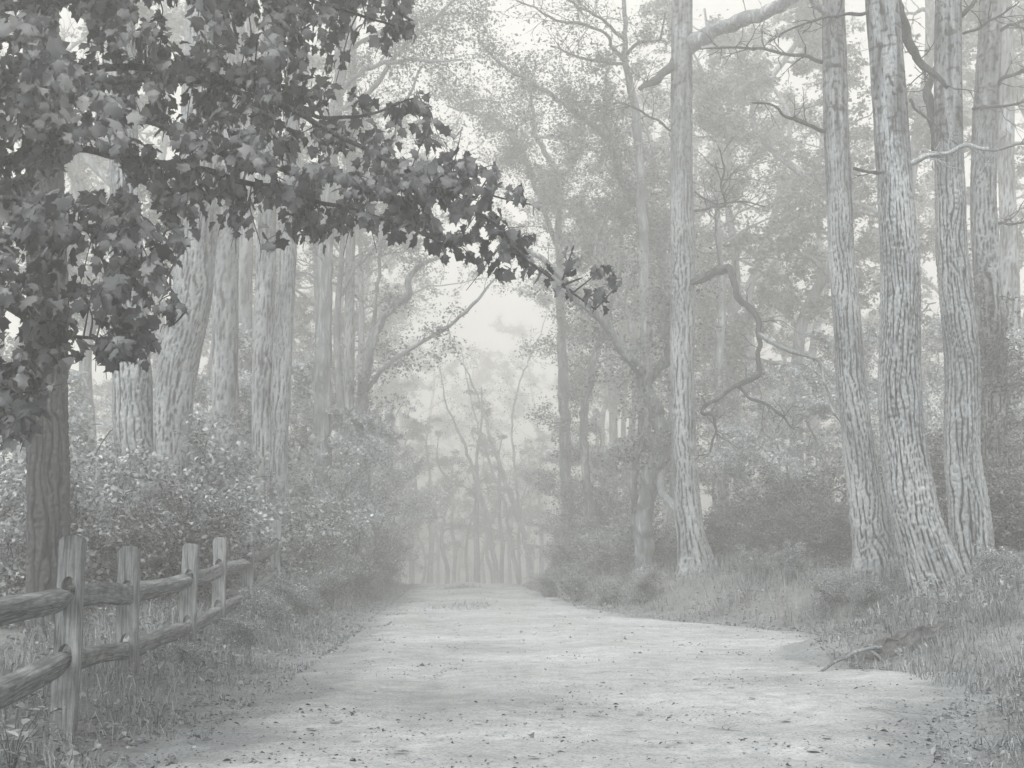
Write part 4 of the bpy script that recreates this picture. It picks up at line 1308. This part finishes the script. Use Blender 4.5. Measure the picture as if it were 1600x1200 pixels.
for q in rest:
    Vl, Fl = LEAVES[int(rg.integers(0, 4))]
    Vw = base[q]+(Vl[:, 0:1]*bd[q]+Vl[:, 1:2]*wv[q]*bs[q]+Vl[:, 2:3]*bn[q])*sz[q]
    Vs.append(Vw)
    Fs.append(Fl+off)
    Ss.append(np.full(len(Vl), shade[q]))
    off += len(Vl)
crown = obj('crown', mesh_np('crown', np.vstack(Vs), np.vstack(Fs), {'shade': np.concatenate(Ss)}), M_maple, mp)
crown['kind'] = 'stuff'

# ------------------------------------------------------------------ rail fence
fence = thing('rail_fence', 'weathered wooden split rail fence receding along the left side of the lane', 'fence')
POSTS = [(110, 838, 8.6, 0.165, 0.05), (205, 856, 10.8, 0.17, -0.06), (297, 850, 12.9, 0.16, 0.03), (345, 840, 14.9, 0.155, -0.02), (388, 832, 17.2, 0.15, 0.04), (432, 814, 19.8, 0.15, 0.0)]
pc = []
for (px, py, D, wd, tilt) in POSTS:
    p = W(px, py, D)
    pc.append((p[0], D, p[2]))
dirs = np.array(pc[-1])-np.array(pc[0])
fa = math.atan2(dirs[1], dirs[0])          # fence direction in plan
rgf = np.random.default_rng(12)
holes = []
for k, ((px, py, D, wd, tilt), (x, y, ztop)) in enumerate(zip(POSTS, pc)):
    g = zg(x, y)
    H = ztop-g
    zt = H-0.36+rgf.normal()*0.01 if k < 6 else H-0.36
    zb = H-0.80
    cu = bpy.data.curves.new('post', 'CURVE')
    cu.dimensions = '2D'
    cu.fill_mode = 'BOTH'
    cu.extrude = 0.045
    cu.bevel_depth = 0.006
    cu.bevel_resolution = 1
    hw = wd/2-0.006
    out = []
    for t in np.linspace(-0.45, H-0.03, 16):
        out.append((hw+rgf.normal()*0.002+0.006*math.sin(t*3+k), t))
    out += [(hw-0.02, H-0.008), (hw*0.3, H+rgf.normal()*0.006), (-hw*0.4, H+rgf.normal()*0.006), (-hw+0.02, H-0.012)]
    for t in np.linspace(H-0.035, -0.45, 16):
        out.append((-hw+rgf.normal()*0.002+0.006*math.sin(t*2.3+k*2), t))
    rings = [out]
    for zc in (zt, zb):
        ring = []
        for a in np.linspace(0, 2*math.pi, 20, endpoint=False):
            ring.append((0.05*math.cos(a), zc+0.012+0.088*math.sin(a)))
        rings.append(ring)
    for ring in rings:
        sp = cu.splines.new('POLY')
        sp.points.add(len(ring)-1)
        for pt, (u, v) in zip(sp.points, ring):
            pt.co = (u, v, 0, 1)
        sp.use_cyclic_u = True
    tmp = bpy.data.objects.new('tmp', cu)
    col.objects.link(tmp)
    dg = bpy.context.evaluated_depsgraph_get()
    me = bpy.data.meshes.new_from_object(tmp.evaluated_get(dg))
    bpy.data.objects.remove(tmp)
    # curve plane XY -> X across the fence, Z up
    co = np.empty(len(me.vertices)*3)
    me.vertices.foreach_get('co', co)
    co = co.reshape(-1, 3)
    nc = np.stack([co[:, 0], -co[:, 2], co[:, 1]], 1)
    nc += np.stack([noise3(nc[:, 0]*9, nc[:, 1]*9, nc[:, 2]*3+k*9.1)]*3, 1)*np.array((0.004, 0.006, 0.0))
    me.vertices.foreach_set('co', nc.ravel())
    me.update()
    me.materials.clear()
    me.name = 'post'
    po = obj('post', me, M_post, fence)
    po.location = (x, y, g)
    po.rotation_euler = (0.02*rgf.normal(), 0.25*tilt, fa-math.pi/2+0.06*rgf.normal())
    holes.append((np.array((x, y, g+zt)), np.array((x, y, g+zb))))

first = np.array(pc[0])-unit(dirs)*2.5
holes = [(np.array((first[0]+0.05, first[1], holes[0][0][2]-0.09)), np.array((first[0]+0.05, first[1], holes[0][1][2]-0.07)))]+holes


def rail_mesh(L, seed):
    """split log rail along +X with a wedge section, tapered to flat tenons"""
    ns, nr = 26, 46
    t = np.linspace(0, 1, nr)
    th = np.arange(ns)*2*math.pi/ns
    TH, TT = np.meshgrid(th, t)
    # split wedge: flat faces meeting at worn edges, twisting slowly
    rad = np.full_like(TH, 1.0)
    tw_ = 0.35*np.sin(seed)*TT
    for a, dpt in ((math.pi/2+0.25*math.sin(seed*3), 0.72), (3.5+0.3*math.cos(seed), 0.70), (5.4+0.3*math.sin(seed*2), 0.66), (0.25, 0.80)):
        c = np.cos(TH-a-tw_)
        rad = np.minimum(rad, np.where(c > 0.05, dpt/np.maximum(c, 0.05), 9))
    rad = rad*(1+0.05*noise3(np.cos(TH)*1.2+seed, np.sin(TH)*1.2, TT*L*1.1)*0.6+0.02*noise3(np.cos(TH)*5+seed, np.sin(TH)*5, TT*L*1.2))
    taper = np.minimum(1, np.minimum(t, 1-t)*L/0.30)
    ry = 0.036+0.036*sstep(0, 1, taper)
    rz = 0.052+0.036*sstep(0, 1, taper)
    bow = noise3(t*1.3+seed, seed, 0.3)*0.05*np.sin(math.pi*t)
    Xv = TT*L
    Yv = np.cos(TH)*rad*ry[:, None]+bow[:, None]
    Zv = np.sin(TH)*rad*rz[:, None]+(noise3(t*1.1, seed, 7.7)*0.04*np.sin(math.pi*t))[:, None]
    V = np.stack([Xv, Yv, Zv], -1).reshape(-1, 3)
    i = np.arange(nr-1)[:, None]*ns
    j = np.arange(ns)[None, :]
    k = (j+1) % ns
    F = np.stack([i+j, i+k, i+ns+k, i+ns+j], -1).reshape(-1, 4)
    # end caps as quad fans
    caps = []
    for row, flip in ((0, True), (nr-1, False)):
        b = row*ns
        for q in range(0, ns//2-1):
            a_ = (b+q, b+q+1, b+ns-2-q, b+ns-1-q)
            caps.append(a_[::-1] if not flip else a_)
    F = np.vstack([F, np.array(caps)])
    return mesh_np('rail', V, F, smooth=False)


for k in range(len(holes)-1):
    for lvl in (0, 1):
        a, b = holes[k][lvl], holes[k+1][lvl]
        d = unit(b-a)
        off = np.array((0, 0, rgf.uniform(-0.05, 0.005)))
        a2 = a-d*0.09+off
        b2 = b+d*0.09+np.array((0, 0, rgf.uniform(-0.05, 0.005)))
        L = float(np.linalg.norm(b2-a2))
        o = obj('rail', rail_mesh(L, 20+k*3+lvl), M_rail, fence)
        o.location = a2
        dv = Vector(b2-a2)
        o.rotation_euler = (0, -math.asin(dv.z/dv.length), math.atan2(dv.y, dv.x))

# ------------------------------------------------------------------ eroded root mound
md = thing('root_mound', 'eroded earth lump with bare roots jutting into the lane on the right', 'roots')
mc_ = W(1385, 1030, 13.6)
nu, nv = 110, 44
U, Vv = np.meshgrid(np.linspace(-1, 1, nu), np.linspace(0, 1, nv))
xm = 4.1+U*0.86
endt = np.clip(1-np.abs(U)**3, 0, 1)
y_lip = 13.72+0.10*noise3(U*2.3, 0.4, 3.3)+0.05*noise3(U*7, 0.1, 5.1)+0.25*U**4
ym = np.where(Vv < 0.55, y_lip-0.04+0.06*np.cos(Vv/0.55*math.pi)*-1, y_lip+(Vv-0.55)/0.45*0.75)
top = hgt(xm, y_lip+0.45)*0.75+hgt(xm, y_lip-0.4)*0.25+0.03*endt
bot = hgt(xm, y_lip-0.25)-0.06
zm = np.where(Vv < 0.55, bot+(top-bot)*sstep(0, 0.55, Vv)*endt, top*endt+bot*(1-endt)-sstep(0.6, 1, Vv)*0.16)
zm = zm+0.045*noise3(U*8, Vv*5, 2.2)+0.03*noise3(U*21, Vv*13, 6.2)
ym = ym+0.05*noise3(U*10, Vv*6, 8.2)+0.03*noise3(U*24, Vv*12, 1.2)
V = np.stack([xm, ym, zm], -1).reshape(-1, 3)
i = np.arange(nv-1)[:, None]*nu
j = np.arange(nu-1)[None, :]
F = np.stack([i+j, i+j+1, i+nu+j+1, i+nu+j], -1).reshape(-1, 4)
obj('soil', mesh_np('soil', V, F, smooth=True), M_bank, md)
for q, (pts, d0, d1) in enumerate([
    ([(1400, 1012, 6), (1370, 1012, 6), (1340, 1018, 6), (1315, 1030, 5), (1290, 1045, 5), (1268, 1056, 3)], 13.9, 12.5),
    ([(1350, 1012, 6), (1368, 1020, 5), (1378, 1032, 4), (1381, 1042, 3)], 13.75, 13.4),
    ([(1395, 1013, 6), (1405, 1024, 5), (1414, 1036, 4)], 13.7, 13.4),
    ([(1450, 1013, 6), (1460, 1022, 6), (1466, 1035, 4)], 13.7, 13.45),
    ([(1480, 1012, 6), (1440, 1010, 7), (1400, 1011, 7), (1355, 1010, 5)], 13.85, 13.8),
    ([(1330, 1020, 5), (1338, 1032, 4), (1334, 1042, 3)], 13.6, 13.2)]):
    S = gnarl(px_curve(pts, d0, d1), 30, 0.02, 500+q)
    V, F = sweep(S[:, :3], S[:, 3], 8)
    obj('root', mesh_np('root', V, F, smooth=True), M_bark, md)

# ------------------------------------------------------------------ grass, herbs, litter (uncountable)
def blades(x, y, L, wd, seed, lean=0.55):
    rg = np.random.default_rng(seed)
    n = len(x)
    z = hgt(x, y)-0.01
    a = rg.uniform(0, 2*math.pi, n)
    d = np.stack([np.cos(a), np.sin(a), np.zeros(n)], 1)
    s = np.stack([-np.sin(a+rg.normal(size=n)*0.6), np.cos(a), np.zeros(n)], 1)
    ln = np.abs(rg.normal(lean, 0.3, n))[:, None]
    b = np.stack([x, y, z], 1)
    L = L[:, None]
    m = b+np.array((0, 0, 1))*L*0.62+d*L*ln*0.28
    t = b+np.array((0, 0, 1))*L*(0.95-0.35*np.minimum(ln, 1.4))+d*L*ln*0.85
    wd = wd[:, None]
    V = np.stack([b-s*wd, b+s*wd, m+s*wd*0.8, m-s*wd*0.8, t+s*wd*0.15, t-s*wd*0.15], 1).reshape(-1, 3)
    k = np.arange(n)[:, None]*6
    F = np.concatenate([k+np.array([[0, 1, 2, 3]]), k+np.array([[3, 2, 4, 5]])], 1).reshape(-1, 4)
    sh = np.clip(rg.normal(0.5, 0.2, n)+0.25*noise3(x*1.5, y*1.5, 0.3), 0, 1)
    return V, F, np.repeat(sh, 6)


def verge_points(n, seed, side, y0, y1, wmax, bias=1.6):
    rg = np.random.default_rng(seed)
    y = y0+(y1-y0)*rg.uniform(0, 1, n)**bias
    off = rg.uniform(-0.15, 1, n)*wmax
    off = np.where(off < 0, off*0.15, off)
    x = edgeL(y)-off if side == 'L' else edgeR(y)+off
    cl = noise3(x*0.8, y*0.8, seed)+noise3(x*2.5, y*2.5, seed+3)*0.6
    keep = (rg.uniform(0, 1, n) < np.clip(0.45+cl*0.9, 0.05, 1)) & (rg.uniform(0, 1, n) < 0.25+sstep(-0.1, 0.7, off))
    return x[keep], y[keep], off[keep], cl[keep]


ax, ay, al, aw = [], [], [], []
rg = np.random.default_rng(61)
for side, n, y0, y1, wm in (('L', 40000, 5.2, 20, 2.6), ('L', 20000, 16, 42, 3.0), ('R', 34000, 4.8, 20, 3.4), ('R', 24000, 15, 42, 3.6)):
    x, y, off, cl = verge_points(n, 60+len(ax), side, y0, y1, wm)
    L = (0.06+0.16*sstep(0.1, 0.8, off)+0.14*sstep(0.8, 1.6, off))*rg.uniform(0.5, 1.5, len(x))*(1+0.5*np.clip(cl, -0.5, 0.8))
    ax.append(x); ay.append(y); al.append(L); aw.append(0.0016*rg.uniform(0.7, 1.6, len(x))*(1+y*0.07))
x, y, L, wd = map(np.concatenate, (ax, ay, al, aw))
# keep clear of the bare mound face
cl = ~((np.abs(x-4.1) < 0.8) & (np.abs(y-13.25) < 0.42))
V, F, sh = blades(x[cl], y[cl], L[cl], wd[cl], 71, 0.9)
gr = obj('grass', mesh_np('grass', V, F, {'shade': sh}), M_grass)
tag(gr, 'rough pale grass covering the verges on both sides of the lane', 'grass', kind='stuff')

# low broad-leaved ground cover on both verges
hx, hy, hl = [], [], []
for side, n, y0, y1, wm in (('L', 30000, 5.2, 26, 3.2), ('R', 40000, 4.8, 22, 4.0), ('R', 12000, 16, 40, 4.0), ('L', 9000, 18, 42, 4)):
    x, y, off, c = verge_points(n, 90+len(hx), side, y0, y1, wm, 1.4)
    hx.append(x); hy.append(y); hl.append(off)
x, y, off = map(np.concatenate, (hx, hy, hl))
n = len(x)
z = hgt(x, y)+rg.uniform(0.0, 0.34, n)*sstep(0.0, 1.3, off)+0.01
d = rg.normal(size=(n, 3))*np.array((1, 1, 0.35))
nr = rg.normal(size=(n, 3))*0.5+np.array((0, 0, 0.8))
Ls = rg.triangular(0.02, 0.035, 0.085, n)
V, F = diamonds(np.stack([x, y, z], 1), d, nr, Ls, Ls*rg.uniform(0.35, 0.75, n))
sh = np.clip(rg.normal(0.5, 0.22, n)+0.2*noise3(x*1.2, y*1.2, 4.0), 0, 1)
hb = obj('ground_cover', mesh_np('ground_cover', V, F, {'shade': np.repeat(sh, 4)}), M_herb)
tag(hb, 'low leafy ground cover over the banks beside the lane', 'ground cover', kind='stuff')

# dark fragments of leaves and twigs trodden into the path
n = 80000
y = 4.8+(40-4.8)*rg.uniform(0, 1, n)**1.9
u = rg.uniform(0, 1, n)
x = edgeL(y)-0.9+u*(edgeR(y)-edgeL(y)+2.4)
cl = noise3(x*0.7, y*1.1, 33.0)+0.7*noise3(x*2.2, y*3.0, 12.0)
edge = np.exp(-np.maximum(np.minimum(x-edgeL(y), edgeR(y)-x), 0)/0.45)
keep = rg.uniform(0, 1, n) < np.clip(0.10+cl*0.85+0.9*edge+0.2*(1-sstep(6, 12, y)), 0.02, 1)
x, y = x[keep], y[keep]
n = len(x)
z = hgt(x, y)+0.032+rg.uniform(0, 0.012, n)
d = rg.normal(size=(n, 3))*np.array((1, 1, 0.12))
nr = rg.normal(size=(n, 3))*0.25+np.array((0, 0, 1))
Ls = rg.gamma(1.1, 0.0095, n)+0.005
V, F = diamonds(np.stack([x, y, z], 1), d, nr, Ls, Ls*rg.uniform(0.15, 0.8, n), 0.3)
lt = obj('leaf_litter', mesh_np('leaf_litter', V, F, {'shade': np.repeat(np.clip(rg.normal(0.32, 0.26, n), 0, 1), 4)}), M_litter)
tag(lt, 'dark bits of leaf and twig trodden into the sandy lane', 'leaf litter', kind='stuff')

# pale fallen leaves one can pick out
fm = []
for k in range(4):
    Vl, Fl = maple_leaf(30+k, 0.2 if k % 2 else -0.1, 0.12)
    fm.append(mesh_np('fallen_leaf', Vl[:-4], Fl[:-2], {'shade': np.full(len(Vl)-4, 0.4+0.12*k)}))
    fm[-1].materials.append(M_dry)
spots = [(522, 1137), (400, 1103), (345, 1030), (440, 1020), (390, 1085), (330, 1058), (560, 1165), (742, 1140), (870, 1113), (1005, 1124), (1093, 1068), (1270, 1088), (1265, 1185), (1295, 1162), (1180, 1100), (1140, 1082), (1355, 1013), (1500, 1027), (1338, 1046), (1420, 1047), (1508, 1112), (1165, 900), (980, 1150), (690, 1060), (840, 1195), (925, 1125), (620, 1185), (470, 1085), (1230, 1135), (1060, 1170), (1345, 1035), (1390, 1045), (1240, 1052), (310, 1100), (255, 1120), (480, 1150)]
for k, (px, py) in enumerate(spots):
    D = 9.0
    for _ in range(12):
        p = W(px, py, D)
        zt = zg(p[0], D)
        D = D*(EYE-zt)/max(EYE-p[2], 0.05)
        D = min(max(D, 5), 40)
    p = W(px, py, D)
    o = obj('fallen_leaf', fm[k % 4])
    o.location = (p[0], D, zg(p[0], D)+0.042+(0.03 if p[0] < edgeL(D) or p[0] > edgeR(D) else 0))
    o.rotation_euler = (rb.uniform(-0.25, 0.25), rb.uniform(-0.2, 0.2), rb.uniform(0, 6.28))
    s = rb.uniform(0.045, 0.085)
    o.scale = (s, s, s)
    onp = edgeL(D)+0.1 < p[0] < edgeR(D)-0.1
    tag(o, 'pale dry leaf lying flat on the sandy lane' if onp else 'pale dry leaf caught on the verge beside the lane', 'leaf', 'fallen leaves on the lane' if onp else 'fallen leaves on the verges')


def tuft(name, label, px, py, D, n, R, L, seed):
    rg = np.random.default_rng(seed)
    c = W(px, py, D)
    a = rg.uniform(0, 6.28, n)
    r = R*np.sqrt(rg.uniform(0, 1, n))
    x, y = c[0]+np.cos(a)*r, D+np.sin(a)*r*2.2
    V, F, sh = blades(x, y, L*rg.uniform(0.5, 1.4, n), np.full(n, 0.004), seed+1, 0.8)
    o = obj(name, mesh_np(name, V, F, {'shade': sh}), M_grass)
    return tag(o, label, 'grass')


tuft('grass_tuft', 'rough grass hanging over the eroded root mound', 1400, 1003, 14.1, 900, 0.75, 0.13, 9)
tuft('grass_tuft', 'rough grass on the bank right of the root mound', 1490, 1010, 14.2, 1500, 0.8, 0.17, 10)
tuft('grass_tuft', 'rough grass above the root mound below the nearest trunk', 1430, 975, 15.4, 1400, 0.9, 0.18, 11)
tuft('grass_tuft', 'rough grass between the root mound and the right edge', 1550, 1060, 12.0, 1300, 0.7, 0.16, 12)
tuft('grass_tuft', 'small grass patch on the middle strip of the lane at the crest', 722, 915, 36, 260, 0.55, 0.15, 3)
tuft('grass_tuft', 'wider grass patch on the middle strip nearer than the crest', 722, 958, 25, 420, 0.6, 0.12, 4)
tuft('grass_tuft', 'thin dark grass smear in the middle of the lane', 738, 987, 18.5, 160, 0.28, 0.05, 5)

# fallen twigs
def fallen_twig(label, pts, d0, d1, seed):
    S = gnarl(px_curve(pts, d0, d1), 30, 0.03, seed)
    S[:, 2] = np.maximum(S[:, 2], hgt(S[:, 0], S[:, 1])+0.035)
    parts = [sweep(S[:, :3], S[:, 3], 6)]
    tp, _ = twigs_along(S, 5, 0.12, 0.3, 0.004, seed+3, 0.0, 1)
    V, F = merge(parts+tp)
    gz = hgt(V[:, 0], V[:, 1])+0.035
    V[:, 2] = gz+np.clip(V[:, 2]-gz, 0, 1)*0.15
    tag(obj('fallen_twig', mesh_np('fallen_twig', V, F, smooth=True), M_twig), label, 'twig')


fallen_twig('thin forked twig lying across the lane at the lower right', [(1500, 1146, 3), (1440, 1140, 3), (1390, 1130, 3), (1345, 1118, 2)], 9.2, 9.8, 601)
fallen_twig('short bent twig on the lane below the root mound', [(1160, 1158, 3), (1135, 1154, 3), (1112, 1146, 2)], 8.6, 8.8, 602)

# broad leaved plant in the lower left corner
bp = thing('broadleaf_plant', 'pale broad leaved seedling in the lower left corner', 'plant')
rg = np.random.default_rng(91)
parts, LV, LF, LS, off = [], [], [], [], 0
pl = W(18, 1190, 6.7)
pg_ = zg(pl[0], 6.7)
for q in range(7):
    a = rg.uniform(0, 6.28)
    h = rg.uniform(0.2, 0.42)
    P = spline(np.array([[pl[0], 6.7, pg_-0.02], [pl[0]+math.cos(a)*0.04, 6.7+math.sin(a)*0.04, pg_+h*0.6], [pl[0]+math.cos(a)*0.13, 6.7+math.sin(a)*0.13, pg_+h]]), 8)
    parts.append(sweep(P, np.linspace(0.004, 0.0015, 8), 5))
    for b in range(5):
        c = P[3+b]
        aa = a+rg.normal()*1.3
        dv = unit(np.array((math.cos(aa), math.sin(aa), rg.uniform(-0.3, 0.3))))
        sv = unit(np.cross((0, 0, 1.0), dv))
        nn = np.cross(dv, sv)
        Lf = rg.uniform(0.05, 0.085)
        shape = [(0, 0, 0), (0.25, 0.22, 0.05), (0.55, 0.27, 0.05), (0.82, 0.15, 0.0), (1, 0, -0.08), (0.82, -0.15, 0.0), (0.55, -0.27, 0.05), (0.25, -0.22, 0.05), (0.5, 0, -0.03)]
        Vl = np.array([c+(dv*s_[0]+sv*s_[1]+nn*s_[2])*Lf for s_ in shape])
        me = mesh_np('leaf', Vl, np.array([(8, k_, (k_+1) % 8) for k_ in range(8)]), {'shade': np.full(9, rg.uniform(0.5, 0.95))}, smooth=True)
        obj('leaf', me, M_herb, bp)
V, F = merge(parts)
obj('stem', mesh_np('stem', V, F, smooth=True), M_twig, bp)

# ------------------------------------------------------------------ haze
hm, n, out = new_mat('haze_air')
pv = n.nodes.new('ShaderNodeVolumePrincipled')
pv.inputs['Color'].default_value = (0.99, 0.988, 0.98, 1)
pv.inputs['Density'].default_value = HAZE_DENSITY
pv.inputs['Anisotropy'].default_value = 0.55
n.links.new(pv.outputs[0], out.inputs['Volume'])
x0, x1, y0, y1, z0, z1 = -80, 80, -28, 144, -8.9, 26.8
V = np.array([(x, y, z) for x in (x0, x1) for y in (y0, y1) for z in (z0, z1)], float)
F = np.array([(0, 1, 3, 2), (4, 6, 7, 5), (0, 4, 5, 1), (2, 3, 7, 6), (0, 2, 6, 4), (1, 5, 7, 3)])
hz = obj('haze', mesh_np('haze', V, F), hm)
tag(hz, 'pale morning fog filling the wood', 'fog', kind='stuff')
